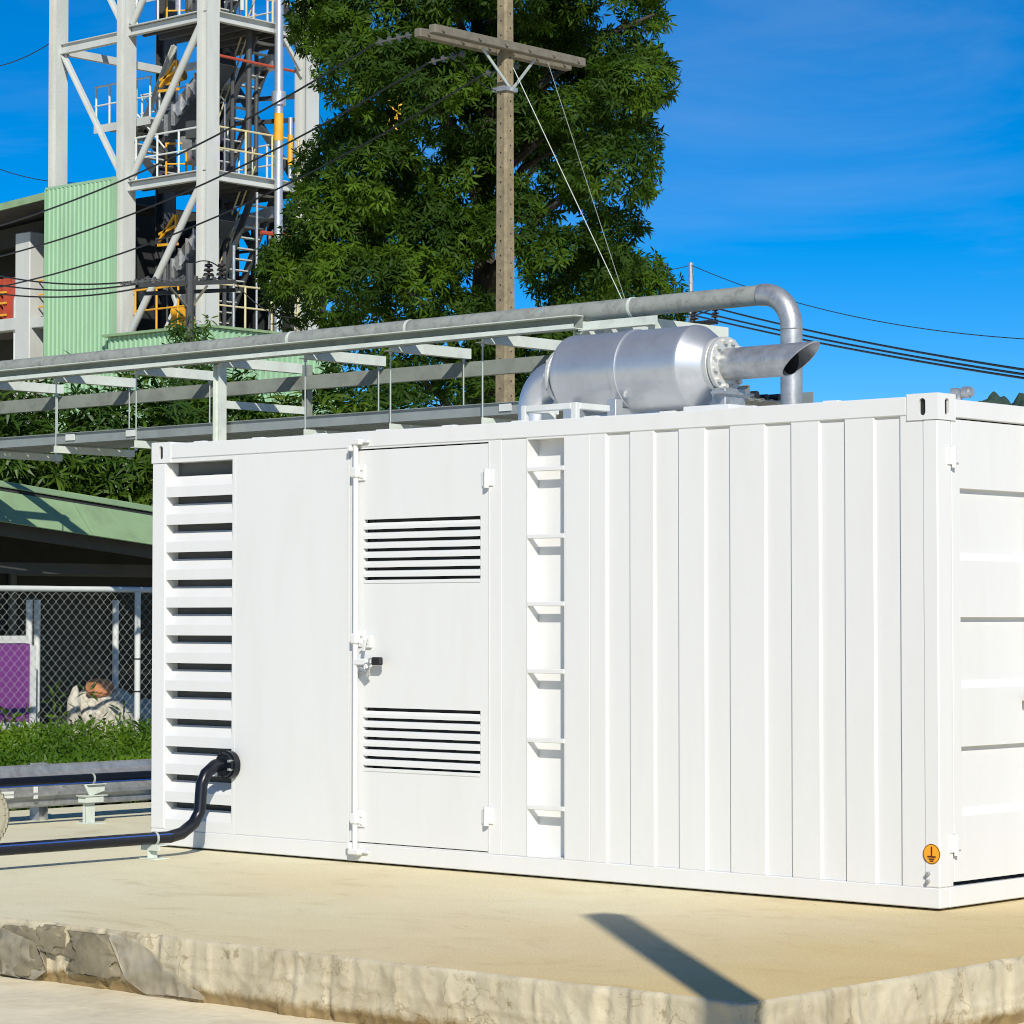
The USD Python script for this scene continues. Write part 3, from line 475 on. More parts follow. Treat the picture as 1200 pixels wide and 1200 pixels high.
obj('backing_ring', lathe([(0, 0.03), (0, 0.086), (0.018, 0.086), (0.018, 0.03)], (px+0.02, -0.023, 0.556), (0, 1, 0), 36), M['hdpe'], P1, smooth=30)
for k in range(8):
    t = (k+0.5)*math.pi/4; obj('flange_bolt', tube([(px+0.02+0.070*math.cos(t), -0.092, 0.556+0.070*math.sin(t)), (px+0.02+0.070*math.cos(t), -0.005, 0.556+0.070*math.sin(t))], 0.009, 6), M['galv'] if k in (0, 7) else M['hdpe'], fl)
def pipe_clamp(parent, x, y, z, r):
    obj('clamp', lathe([(0, r+0.001), (0, r+0.005), (0.016, r+0.005), (0.016, r+0.001)], (x, y-0.008, z), (0, 1, 0), 24), M['guy'], parent, smooth=30)
def support(label, x, y, h, w=0.05):
    s = thing('pipe_support', label, 'pipe support', (x, y, 0.0), group='steel stands under the black pipes')
    obj('foot_plate', box(x-0.07, x+0.07, y-0.06, y+0.06, 0.001, 0.008), M['rack'], s)
    obj('leg', [box(x-w/2, x+w/2, y-0.003, y+0.003, 0.008, h), box(x-w/2, x-w/2+0.006, y-0.035, y+0.035, 0.008, h)], M['rack'], s)
    obj('top_angle', [box(x-0.085, x+0.085, y-0.03, y+0.03, h, h+0.006), box(x-0.085, x+0.085, y-0.034, y-0.029, h-0.03, h)], M['rack'], s)
    return s
s = support('low grey steel bracket under the front black pipe', px+0.0, -0.62, 0.085); pipe_clamp(s, px, -0.62, 0.1275, 0.038)
P2 = thing('plastic_pipe', 'straight black plastic pipe running behind in front of the steel beam', 'pipe', (-7.9, 1.0, 0.325), group='black plastic pipes')
obj('pipe_run', tube([(-7.9, -9.0, 0.33), (-7.9, 4.5, 0.322)], 0.036, 24), M['hdpe'], P2, smooth=50)
obj('blue_stripe', tube([(-7.9+0.026, -9.0, 0.33-0.026), (-7.9+0.026, 4.5, 0.322-0.026)], 0.0045, 8), M['blue'], P2)
s = thing('pipe_support', 'tall grey steel stand with triangular gusset under the rear black pipe', 'pipe support', (-7.9, 1.02, 0), group='steel stands under the black pipes')
obj('foot_plate', box(-7.98, -7.82, 0.95, 1.09, 0.001, 0.008), M['rack'], s)
obj('leg', [box(-7.903, -7.897, 0.97, 1.05, 0.008, 0.20), box(-7.935, -7.90, 0.97, 0.976, 0.008, 0.20)], M['rack'], s)
obj('gusset', [prism(Polygon([(0.93, 0.285), (1.12, 0.285), (1.12, 0.235), (0.985, 0.20)]), 'x', -7.88, -7.872), box(-7.95, -7.85, 0.92, 1.13, 0.20, 0.206), box(-7.95, -7.85, 0.95, 1.12, 0.282, 0.288)], M['rack'], s)
obj('top_angle', [box(-7.95, -7.86, 0.94, 1.10, 0.155, 0.20)], M['rack'], s)
pipe_clamp(s, -7.9, 1.02, 0.3245, 0.037)

# low corrugated steel guard beam
G = thing('guard_rail', 'low galvanised corrugated guard beam behind the rear black pipe', 'guard rail', (-8.3, 1.0, 0))
w = [(0.0, 0.0), (0.018, 0.012), (0.022, 0.05), (0.075, 0.085), (0.078, 0.11), (0.02, 0.145), (0.02, 0.165), (0.078, 0.20), (0.075, 0.225), (0.022, 0.26), (0.018, 0.298), (0.0, 0.31)]
wp = Polygon([(a-8.36, b+0.105) for a, b in w] + [(a-8.364, b+0.105) for a, b in w][::-1])
for a, b in ((-6.2, -2.05), (-2.0, 1.22), (1.19, 4.6)):
    sh = 0 if b != 1.22 else 0.004
    obj('beam', T(np.asarray(prism(wp, 'y', a, b).vertices)+[sh, 0, 0], prism(wp, 'y', a, b).faces), M['galv'], G, smooth=30)
for y in (-5.2, -2.3, 0.98, 3.6):
    obj('leg', [box(-8.50, -8.40, y-0.045, y-0.037, 0.0, 0.42), box(-8.50, -8.40, y+0.037, y+0.045, 0, 0.42), box(-8.46, -8.45, y-0.037, y+0.037, 0, 0.42)], M['galv'], G)
obj('splice_strap', box(-8.288, -8.280, 0.80, 0.84, 0.17, 0.30, 0.003), M['frame_white'], G)
for y in (1.10, 1.28, 1.36, 1.45): obj('splice_bolt', bolt((-8.335, y, 0.258), X, 0.014, 0.016), M['galv'], G)
obj('end_strip', box(-8.284, -8.279, 0.30, 0.62, 0.185, 0.235, 0.003), M['frame_white'], G)

RTH0 = rt
# ribbed wheel just entering at the left
wh = thing('ribbed_wheel', 'beige ribbed wheel rim entering the frame at far left', 'wheel', (-6.4, -1.35, 0.2))
cen = np.array([-6.45, -1.06, 0.235]) - RTH0*0.055; R0 = 0.235; V = []; nseg = 72
d_ = np.array([0.669, 0.743, 0]); e_ = np.array([0.743, -0.669, 0])           # wheel plane: d_ right, up; e_ axle
obj('tyre', tube(arc(cen, R0-0.05, 0, 2*math.pi, d_, (0, 0, 1), 49), 0.046, 12), M['tyre'], wh)
for k in range(44):
    t = k*2*math.pi/44; rr = math.cos(t)*d_ + math.sin(t)*np.array([0, 0, 1.0])
    obj('rib', bar(cen+rr*(R0-0.015)-e_*0.045, cen+rr*(R0-0.015)+e_*0.045, 0.014, 0.03), M['tyre'], wh)
obj('hub', cyl(cen-e_*0.05, cen+e_*0.05, 0.06, 20), M['galv'], wh)
for k in range(5):
    t = k*2*math.pi/5; rr = math.cos(t)*d_ + math.sin(t)*np.array([0, 0, 1.0]); obj('spoke', bar(cen+rr*0.05, cen+rr*0.15, 0.03, 0.02), M['galv'], wh)

# ------------------------------------------------------------------ pipe rack behind the container
RK = thing('pipe_rack', 'grey steel pipe rack with cross beams running behind the container', 'pipe rack', (-9.0, 3.6, -0.28))
yf, yr = 3.20, 4.13; posts = (-5.16, -9.02, -14.7); rods = (-6.14, -7.098, -8.04, -10.082, -11.143, -12.15, -13.2, -14.2, -15.9)
rk = M['rack']
obj('front_beam', [box(-20, -5.1, yf-0.10, yf-0.003, 3.548, 3.553), box(-20, -5.1, yf-0.105, yf-0.100, 3.548, 3.580), box(-20, -5.1, yf-0.085, yf+0.006, 3.6405, 3.647)], rk, RK)
obj('beam_web', box(-20, -5.1, yf-0.002, yf+0.006, 3.545, 3.640), M['rear_steel'], RK)  # web coloured dark to carry the shadow under pipe and flange
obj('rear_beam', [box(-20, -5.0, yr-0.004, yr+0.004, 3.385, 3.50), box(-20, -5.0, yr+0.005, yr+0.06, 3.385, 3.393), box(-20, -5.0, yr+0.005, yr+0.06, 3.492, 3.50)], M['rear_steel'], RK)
for x in posts:
    obj('post', hsection(x, yf+0.05, -0.3, 3.61, 0.078, 0.010, 0.009), rk, RK)
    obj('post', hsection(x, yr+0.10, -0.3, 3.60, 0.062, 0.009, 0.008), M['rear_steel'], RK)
    obj('strut', box(x-0.012, x+0.012, yf+0.09, yr+0.06, 3.185, 3.248), rk, RK)
for x in sorted(rods+posts):
    obj('cross_beam', [box(x+0.045, x+0.055, yf+0.01, yr-0.01, 3.520, 3.600), box(x-0.015, x+0.044, yf+0.01, yr-0.01, 3.520, 3.527), box(x-0.015, x+0.044, yf+0.01, yr-0.01, 3.593, 3.600)], rk, RK)
for x in (-4.95, -4.55): obj('cross_beam', box(x+0.045, x+0.055, yf+0.01, yr-0.01, 3.50, 3.59), rk, RK)
obj('end_beam', [box(-5.1, -4.42, yf+0.0, yf+0.01, 3.53, 3.60), box(-5.1, -4.42, yf-0.05, yf-0.001, 3.532, 3.54)], rk, RK)
TP = thing('steel_pipe', 'long weathered steel pipe on the rack turning down behind the silencer', 'pipe', (-3.2, 3.13, 3.66))
py, pz = 3.285, 3.682
obj('pipe_run', tube([(-20, py, pz), (-3.57, py, pz)], 0.070, 28), M['steel_pipe'], TP, smooth=50)
obj('elbow', tube([(-3.57, py, pz)] + arc((-3.554, py, pz-0.235), 0.235, math.pi/2, 0, (1, 0, 0), (0, 0, 1), 14) + [(-3.319, py, pz-0.25)], 0.0765, 28), M['galv'], TP, smooth=50)
obj('drop_pipe', tube([(-3.319, py, pz-0.25), (-3.319, py, 0.3)], 0.0745, 28), M['galv'], TP, smooth=50)
obj('weld_ring', lathe([(-0.006, 0.074), (0, 0.079), (0.006, 0.074)], (-3.319, py, pz-0.252), (0, 0, -1), 28), M['galv'], TP)
obj('pipe_clip', lathe([(-0.012, 0.070), (-0.012, 0.074), (0.012, 0.074), (0.012, 0.070)], (-4.70, py, pz), X, 24), M['rack'], TP)
for x in (-8.2, -6.9): obj('pipe_clip', lathe([(-0.012, 0.070), (-0.012, 0.074), (0.012, 0.074), (0.012, 0.070)], (x, py, pz), X, 24), M['rack'], TP)
CT = thing('cable_tray', 'perforated cable tray hung on rods below the pipe rack', 'cable tray', (-9, 3.5, 2.95))
tf, tr_ = 3.32, 4.06
obj('side_rail', [box(-20, -3.7, tf, tf+0.006, 2.985, 3.075), box(-20, -3.7, tf-0.02, tf-0.0005, 3.07, 3.076)], M['tray'], CT)
obj('side_rail', [box(-20, -3.7, tr_, tr_+0.006, 2.985, 3.075)], M['tray'], CT)
rg = []
for x in np.arange(-16, -3.75, 0.062): rg.append(box(x, x+0.030, tf+0.007, tr_-0.001, 2.985, 2.993))
for y in np.linspace(tf+0.12, tr_-0.12, 6): rg.append(box(-16, -3.75, y-0.02, y+0.02, 2.9935, 2.9985))
obj('slotted_base', rg, M['tray'], CT, kind='stuff')
for y, r in ((3.45, 0.022), (3.54, 0.028), (3.66, 0.02), (3.80, 0.025)): obj('cable', tube([(-20, y, 3.0+r), (-12, y+0.02, 3.002+r), (-3.8, y, 3.0+r)], r, 8), M['wire'], CT)
for x in rods:
    obj('hanger_bar', [box(x+0.035, x+0.041, tf-0.10, tr_+0.06, 2.905, 2.965), box(x-0.01, x+0.034, tf-0.10, tr_+0.06, 2.905, 2.911)], rk, CT)
    for y in (tf-0.05, tr_+0.03):
        ro = obj('hanger_rod', cyl((x, y, 2.90), (x, y, 3.54), 0.006, 8), M['guy'], CT)
        obj('rod_nut', bolt((x, y, 2.885), (0, 0, 1), 0.014, 0.018), M['galv'], ro); obj('rod_nut', bolt((x, y, 3.50), (0, 0, 1), 0.014, 0.018), M['galv'], ro)
for x in (-11.0, -10.2, -5.95): obj('junction_plate', box(x-0.06, x+0.06, tf-0.012, tf-0.004, 3.01, 3.065), M['frame_white'], CT)

# ------------------------------------------------------------------ chain link fence
FN = thing('chain_link_fence', 'galvanised chain link fence left of the container behind the hedge', 'fence', (-12, 4.0, -0.28))
fx = -12.0
obj('top_rail', cyl((fx, -3.0, 1.745), (fx, 9.0, 1.745), 0.026, 12), M['frame_white'], FN)
for y in (1.9, 4.90, 7.9): obj('fence_post', cyl((fx+0.03, y, -0.3), (fx+0.03, y, 1.72), 0.028, 14), M['frame_white'], FN)
mesh = []; p = 0.092
for k in range(int(8.0/(p/2))):
    y0 = 1.6 + k*p/2; pts = []
    for j in range(int(1.95/(p/2))+1):
        q_ = (j + k) % 2; pts.append((fx + (0.006 if q_ else -0.006), y0 + (p/4 if q_ else -p/4)*1.06, 1.72 - j*p/2))
    mesh.append(tube(pts, 0.0021, 4, caps=False))
obj('wire_mesh', mesh, M['mesh_wire'], FN, kind='stuff', smooth=False)
for z in (1.1, 0.8): obj('tie_wire', lathe([(0, 0.029), (0, 0.033), (0.012, 0.033), (0.012, 0.029)], (fx+0.03, 4.90, z), (0, 0, 1), 12), M['wire'], FN)

# ------------------------------------------------------------------ foliage
def scatter(template, pos, axis, size, roll, rg_):
    """template: (verts, tris) with +x leaf direction, +z normal; axis: (n,3) direction of x; roll: angle about it"""
    v, f = template; n = len(pos); a = axis/np.linalg.norm(axis, axis=1)[:, None]
    ref = np.where(np.abs(a[:, 2:3]) < 0.9, [[0, 0, 1.0]], [[1.0, 0, 0]]); b = np.cross(ref, a); b /= np.linalg.norm(b, axis=1)[:, None]; c = np.cross(a, b)
    cr, sr = np.cos(roll)[:, None], np.sin(roll)[:, None]; b, c = b*cr + c*sr, c*cr - b*sr
    V = pos[:, None] + size[:, None, None]*(v[None, :, 0:1]*a[:, None] + v[None, :, 1:2]*b[:, None] + v[None, :, 2:3]*c[:, None])
    Fa = f[None] + (np.arange(n)*len(v))[:, None, None]
    return T(V.reshape(-1, 3), Fa.reshape(-1, 3))
LEAF = (np.array([[0, 0, 0], [0.35, 0.115, 0.03], [0.35, -0.115, 0.03], [0.72, 0.08, -0.03], [0.72, -0.08, -0.03], [1.0, 0, -0.13]]), np.array([[0, 2, 1], [1, 2, 4], [1, 4, 3], [3, 4, 5]]))
BLADE = (np.array([[0, 0, 0], [0.3, 0.07, 0.10], [0.3, -0.07, 0.10], [0.65, 0.06, 0.06], [0.65, -0.06, 0.06], [1.0, 0, -0.18]]), np.array([[0, 2, 1], [1, 2, 4], [1, 4, 3], [3, 4, 5]]))
def unit(v): return v/np.maximum(np.linalg.norm(v, axis=-1, keepdims=True), 1e-9)
def clusters(cen, out, k, size, droop, rg_, template=LEAF):
    """k leaves fan out round each twig tip"""
    n = len(cen); base = unit(out + rg_.normal(0, 0.45, (n, 3)))
    t = rg_.uniform(0, 2*np.pi, (n, 1)) + np.arange(k)*2*np.pi/k
    ref = np.where(np.abs(base[:, 2:3]) < 0.9, [[0, 0, 1.0]], [[1.0, 0, 0]]); u = unit(np.cross(ref, base)); w = np.cross(base, u)
    d = (np.cos(t)[..., None]*u[:, None] + np.sin(t)[..., None]*w[:, None]) + 0.45*base[:, None] + rg_.normal(0, 0.18, (n, k, 3))
    d[..., 2] -= droop; d = unit(d).reshape(-1, 3)
    nrm = np.repeat(base, k, 0)
    pos = np.repeat(cen, k, 0) + d*0.02
    sz = (size*rg_.uniform(0.7, 1.25, n*k))
    # orient the blades' upper side to the cluster axis
    a = d; ref2 = np.where(np.abs(a[:, 2:3]) < 0.9, [[0, 0, 1.0]], [[1.0, 0, 0]]); b = unit(np.cross(ref2, a)); c = np.cross(a, b)
    roll = np.arctan2(-(nrm*b).sum(1), (nrm*c).sum(1)) + rg_.normal(0, 0.35, n*k)
    return scatter(template, pos, d, sz, roll, rg_)
FWH = np.array([math.cos(YAW), math.sin(YAW), 0]); RTH = rt
# big tree: lobes given to the right / depth / height of the trunk foot, metres
TB = np.array([-21.9, 20.1, -0.28])
lob = [(380, 25, 50), (440, 20, 75), (520, -10, 85), (620, -20, 85), (700, 5, 78), (738, 75, 46), (750, 100, 36), (715, 125, 48), (640, 40, 55), (735, 168, 36), (705, 215, 60), (712, 285, 48), (722, 335, 38), (665, 330, 62), (625, 190, 70),
       (560, 130, 75), (480, 110, 80), (420, 95, 55), (415, 160, 45), (440, 225, 65), (385, 265, 58), (345, 300, 42), (325, 330, 30), (400, 345, 55), (470, 345, 58), (535, 390, 55), (550, 220, 62), (495, 290, 72), (600, 280, 50),
       (640, 410, 45), (560, 440, 50), (690, 400, 40), (470, 430, 55), (410, 410, 40), (760, 20, 30), (355, 5, 32), (395, 60, 40), (665, 150, 40), (690, 60, 40),
       (480, -110, 100), (600, -130, 110), (690, -90, 90), (540, -230, 110), (630, -240, 100), (400, -60, 60), (750, -60, 40)]
lr = np.random.default_rng(21)
CS, CR = [], []
for (a, b, r) in lob:
    CS.append(TB + RTH*((a-545)/74.0) + FWH*lr.uniform(-1.3, 0.8) + np.array([0, 0, 1.754+(725-b)/74.0])); CR.append(r/74.0)
for _ in range(16):                                                        # rear half of the crown
    CS.append(TB + RTH*lr.uniform(-2.2, 2.4) + FWH*lr.uniform(1.2, 3.0) + np.array([0, 0, lr.uniform(4.5, 12.5)])); CR.append(lr.uniform(0.8, 1.3))
CS, CR = np.array(CS), np.array(CR)
pos, out = [], []
for i in range(len(CS)):
    m_ = int(150*CR[i]**2*5.6); d = unit(lr.normal(size=(m_, 3))); q = CS[i] + d*CR[i]*(lr.uniform(0.55, 1.0, (m_, 1))**0.6)*[1, 1, 0.88]
    keep = meshkit.fbm(q*1.7, 3, 4) + 0.10*d[:, 2] > 0.43
    keep &= ~((np.abs((q-TB)@RTH-1.65) < 0.28) & (np.abs(q[:, 2]-(-0.28+1.754+8.55)) < 0.34)) 
    pos.append(q[keep]); out.append(d[keep]*[1, 1, 1] + [0, 0, 0.25])
pos, out = np.concatenate(pos), np.concatenate(out)
D = np.linalg.norm(pos[:, None]-CS[None], axis=2)/CR[None]; deep = (D < 0.62).sum(1) > 0
pos, out = pos[~deep], out[~deep]
TR = thing('broadleaf_tree', 'tall dense dark green broadleaf tree behind the concrete pole', 'tree', TB)
cr_mesh = clusters(pos, out, 7, 0.158, 0.35, lr)
obj('crown', cr_mesh, M['leaf_tree'], TR, smooth=False, kind='stuff')
TT = TB + FWH*1.3
trunk = tube([TT+[0, 0, 0], TT+[0.1, 0, 2], TT+[0.0, 0.2, 4.5], TT+[0.2, 0.1, 7.5], TT+[0.1, 0.2, 11]], [0.42, 0.34, 0.27, 0.18, 0.07], 14)
obj('trunk', trunk, M['bark'], TR, smooth=50)
for i in range(0, len(CS), 2):
    z0 = max(2.0, min(CS[i][2]+0.28-1.5, 10.0)); a = TT + [0.1, 0.1, z0]
    obj('limb', tube([a, (a+CS[i])/2+[0, 0, 0.3], CS[i]], [0.11, 0.07, 0.02], 7), M['bark'], TR, smooth=50)
fp = TB + RTH*((462-545)/74.0) - FWH*1.6 + np.array([0, 0, 1.754+(725-160)/74.0])
fq = TB + RTH*((386-545)/74.0) - FWH*1.4 + np.array([0, 0, 1.754+(725-142)/74.0])
for q, k in ((fp, 16),):
    c = q + lr.normal(0, 0.055, (k, 3))*[1, 1, 1.8]; obj('yellow_blossom', scatter(LEAF, c, lr.normal(size=(k, 3)), lr.uniform(0.07, 0.13, k), lr.uniform(0, 6, k), lr), M['petal'], TR, smooth=False)

def shrub(label, base, h, rad, nros, size, seed, droop=0.35, mat='leaf_shrub', k=9, name='leafy_shrub', group=None):
    r_ = np.random.default_rng(seed); b = np.array(base, float); t = thing(name, label, 'shrub', base, group)
    d = unit(r_.normal(size=(nros, 3))); d[:, 2] = np.abs(d[:, 2])
    q = b + np.array([0, 0, h*0.5]) + d*[rad, rad, h*0.5]*r_.uniform(0.6, 1.0, (nros, 1)); low = r_.random(nros) < 0.35; q[low, 2] = b[2] + r_.uniform(0.25, 0.6, low.sum())*h
    obj('foliage', clusters(q, d + [0, 0, 0.5], k, size, droop, r_, BLADE), M[mat], t, smooth=False, kind='stuff')
    for i in range(4):
        e = q[r_.integers(nros)]; obj('stem', tube([b + r_.normal(0, 0.1, 3)*[1, 1, 0], (b+e)/2 + [0, 0, 0.1], e], [0.05, 0.035, 0.015], 6), M['bark'], t)
    return t
def heading(pxx, d):                                                       # ground point at photo column pxx, d metres ahead (layout aid)
    return np.array(EYE[:2]) + (FWH + RTH*(pxx-600)/3258.8)[:2]*d
for lab, pxx, d, h, rad, nn, sz, sd in [
        ('yellow green shrub above the shed roof at the left frame edge', -5, 33, 4.7, 1.1, 672, 0.264, 1), ('dark feathery shrub between the first two hanger rods', 70, 34, 4.9, 1.05, 672, 0.246, 2),
        ('bright drooping shrub left of the front rack post behind second hanger rod', 155, 34.5, 5.0, 1.1, 704, 0.264, 3), ('olive shrub just right of the front rack post beneath the rear beam', 275, 35.5, 5.2, 1.05, 672, 0.264, 4),
        ('fern-like bright green shrub beside the dark rear rack post', 385, 35.5, 5.0, 1.05, 672, 0.317, 5), ('dark shrub under the rack left of the concrete pole', 480, 37, 5.4, 1.1, 672, 0.229, 6),
        ('dark shrub at the foot of the concrete pole', 575, 37.5, 5.2, 1.05, 608, 0.229, 7), ('shaded shrub low behind the corner of the shed roof', 215, 33.5, 4.0, 0.9, 512, 0.264, 8),
        ('tall shaded shrub filling the gap behind the front rack post', 235, 38, 5.2, 1.2, 672, 0.264, 9), ('dark shrub between the dark rack post and the next hanger rods', 430, 39, 5.5, 1.2, 672, 0.229, 10)]:
    g_ = heading(pxx, d); shrub(lab, (g_[0], g_[1], -0.28), h, rad, nn, sz, sd, group='leafy shrubs behind the pipe rack', mat='leaf_tree' if pxx > 420 else 'leaf_shrub')
# low hedge before the fence
hr = np.random.default_rng(5); HG = thing('hedge', 'low bright green leafy hedge along the foot of the fence', 'hedge', (-10.9, 4.0, -0.28))
nn = 9000; q = np.c_[hr.uniform(-11.85, -9.75, nn), hr.uniform(1.2, 7.5, nn), np.zeros(nn)]
ht = 0.18 + 0.33*np.clip((-9.75-q[:, 0])/1.6, 0, 1) + 0.20*(meshkit.fbm(q*[1.6, 1.6, 1], 3, 2)-0.5) - 0.06*np.clip(q[:, 1]-4.3, 0, 1.2)
q[:, 2] = -0.25 + (ht+0.25)*hr.uniform(0.25, 1.0, nn)**0.5
obj('foliage', clusters(q, np.tile([0.35, -0.2, 0.8], (nn, 1)), 5, 0.075, 0.05, hr), M['leaf_hedge'], HG, smooth=False, kind='stuff')
obj('mound', T([(-12.2, 0.8, -0.3), (-9.6, 0.8, -0.3), (-9.6, 8, -0.3), (-12.2, 8, -0.3), (-11.9, 1.2, 0.22), (-10.5, 1.2, 0.02), (-10.5, 7.5, 0.02), (-11.9, 7.5, 0.22)], [[4, 5, 6], [4, 6, 7], [0, 1, 5], [0, 5, 4], [1, 2, 6], [1, 6, 5], [2, 3, 7], [2, 7, 6], [3, 0, 4], [3, 4, 7]]), M['bark'], HG)

# ------------------------------------------------------------------ shed with green roof
SH = thing('shed', 'open dark shed with faded green metal roof edge behind the fence', 'shed', (-14.5, 6.5, -0.28))
xe = -13.35; y_0, y_1 = 0.5, 10.5
ez = lambda y: 2.402 - 0.098*(y-4.35)                                      # the eave falls towards +y
def eave_sheet(ya_, yb_, pa, pb, th):
    """roof sheet between rails pa and pb = (metres behind the eave, height above the eave line)"""
    L_ = math.hypot(pb[0]-pa[0], pb[1]-pa[1]); n_ = np.array([-(pb[1]-pa[1])/L_, 0, -(pb[0]-pa[0])/L_])*th
    V = []
    for y in (ya_, yb_):
        a_, b_ = np.array([xe-pa[0], y, ez(y)+pa[1]]), np.array([xe-pb[0], y, ez(y)+pb[1]]); V += [a_, b_, b_+n_, a_+n_]
    return T(V, [[0, 1, 2], [0, 2, 3], [4, 6, 5], [4, 7, 6], [0, 4, 5], [0, 5, 1], [1, 5, 6], [1, 6, 2], [2, 6, 7], [2, 7, 3], [3, 7, 4], [3, 4, 0]])
ns = 10
for i in range(ns):
    s0, s1 = y_0 + (y_1-y_0)*i/ns, y_0 + (y_1-y_0)*(i+1)/ns - 0.006; o = 0.004*(i % 2)
    obj('fascia_sheet', eave_sheet(s0, s1, (-o, 0), (0.30-o, 0.325), 0.01), M['green_roof'], SH)
    obj('ridge_sheet', eave_sheet(s0, s1, (0.31-o, 0.375), (0.42-o, 0.435), 0.01), M['green_roof'], SH)
    obj('roof_sheet', eave_sheet(s0, s1, (0.42-o, 0.44), (3.0, 0.10), 0.01), M['green_roof'], SH)
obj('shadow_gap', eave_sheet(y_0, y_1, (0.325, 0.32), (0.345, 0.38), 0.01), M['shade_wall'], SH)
obj('eave_beam', eave_sheet(y_0, y_1, (0.30, -0.10), (0.31, 0.10), 0.05), M['tower_dark'], SH)
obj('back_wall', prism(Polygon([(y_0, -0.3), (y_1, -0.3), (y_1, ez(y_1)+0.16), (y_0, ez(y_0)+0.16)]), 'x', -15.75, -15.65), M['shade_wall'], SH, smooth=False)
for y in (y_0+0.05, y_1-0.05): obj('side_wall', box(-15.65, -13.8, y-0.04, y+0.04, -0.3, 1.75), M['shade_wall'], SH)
obj('inner_beam', box(-14.62, -14.52, y_0, y_1, 1.93, 2.04), M['tower_dark'], SH)
obj('door_frame', [box(-15.64, -15.60, 6.25, 6.33, -0.3, 2.0), box(-15.64, -15.60, 6.34, 9.0, 1.93, 2.0)], M['door_grey'], SH)
for x_, y_ in ((-13.62, 4.94), (-13.70, 5.10), (-13.66, 6.05)):
    obj('shed_post', cyl((x_, y_, -0.3), (x_, y_, 1.66), 0.032, 12), M['frame_white'], SH)
BD = thing('display_board', 'purple board in white frame standing behind the fence', 'board', (-13.4, 3.9, -0.28))
obj('panel', box(-13.41, -13.39, 2.8, 4.77, 0.50, 1.24), M['purple'], BD)
for z in (1.28, 0.46): obj('frame_rail', box(-13.425, -13.38, 2.8, 4.75, z-0.035, z+0.035), M['frame_white'], BD)
obj('frame_post', box(-13.43, -13.38, 4.775, 4.84, -0.28, 1.22), M['frame_white'], BD)
def sack(cx, cy, cz, rx_, ry_, rz_, seed):
    m = trimesh.creation.icosphere(4, 1.0); v = np.array(m.vertices); v = np.sign(v)*np.abs(v)**0.75
    v *= (0.8+0.45*meshkit.fbm(v*1.9+seed*5, 4, seed))[:, None]; return T(v*[rx_, ry_, rz_] + [cx, cy, cz], m.faces)
for i, (x_, y_, z, rx_, rz_, mt, lab) in enumerate([(-13.55, 5.85, 0.42, 0.33, 0.36, 'sack', 'large cream sack heaped behind the fence right of the twin posts'), (-13.45, 5.55, 0.36, 0.14, 0.28, 'sack', 'small pale sack left of the large cream sack'),
        (-13.42, 5.66, 0.80, 0.12, 0.09, 'orange_rag', 'rust orange rag bundle lying on the cream sacks'), (-13.5, 6.25, 0.34, 0.20, 0.30, 'sack', 'grey cream sack half hidden by the fence post'), (-13.45, 5.36, 0.44, 0.06, 0.36, 'sack', 'upright narrow white bag beside the board')]):
    obj('sack' if mt == 'sack' else 'rag_bundle', sack(x_, y_, z, rx_, rx_, rz_, i+2), M[mt], label=lab, cat='sack' if mt == 'sack' else 'rag', smooth=True, group='sacks heaped behind the fence' if mt == 'sack' else None)
sr_ = np.random.default_rng(31); SC = thing('undergrowth', 'dark scrubby undergrowth growing in front of the shed behind the fence', 'plants', (-13.3, 5.3, -0.28), kind='stuff')
qs = np.c_[sr_.uniform(-13.9, -12.3, 700), sr_.uniform(3.2, 8.5, 700), np.zeros(700)]; qs[:, 2] = -0.2 + sr_.random(700)**1.5*(0.75 + 0.5*(meshkit.fbm(qs*[1.5, 1.5, 1], 3, 8)-0.5)*2)
obj('foliage', clusters(qs, np.tile([0.2, -0.2, 0.8], (700, 1)), 5, 0.12, 0.2, sr_), M['leaf_tree'], SC, smooth=False, kind='stuff')

# ------------------------------------------------------------------ concrete utility pole
UP = thing('utility_pole', 'square beige concrete utility pole with twin crossarms before the tree', 'pole', (-12.32, 10.347, -0.3), group='utility poles')
pc = np.array([-12.32, 10.347])
def taper(z0, z1, w0, w1, c=0.022):
    V = []
    for z, w_ in ((z0, w0), (z1, w1)):
        a = w_/2; V += [(pc[0]+x, pc[1]+y, z) for x, y in ((a-c, -a), (a, -a+c), (a, a-c), (a-c, a), (-a+c, a), (-a, a-c), (-a, -a+c), (-a+c, -a))]
    Fq = [f for i in range(8) for f in ([i, (i+1) % 8, (i+1) % 8+8], [i, (i+1) % 8+8, i+8])] + [[0, i+1, i] for i in range(1, 7)] + [[8, 8+i, 9+i] for i in range(1, 7)]
    return T(V, Fq)
obj('shaft', taper(-0.3, 9.4, 0.195, 0.135), M['conc_pole'], UP, smooth=20)
hl = []
for z in np.arange(3.4, 9.2, 0.16):
    w_ = 0.195-0.06*(z+0.3)/9.7; hl += [cyl((pc[0]+w_/2-0.002, pc[1]+0.004, z), (pc[0]+w_/2+0.0015, pc[1]+0.004, z), 0.0105, 8), cyl((pc[0]+0.004, pc[1]-w_/2+0.002, z+0.08), (pc[0]+0.004, pc[1]-w_/2-0.0015, z+0.08), 0.0105, 8)]
obj('bolt_holes', hl, M['black_gap'], UP, kind='stuff')
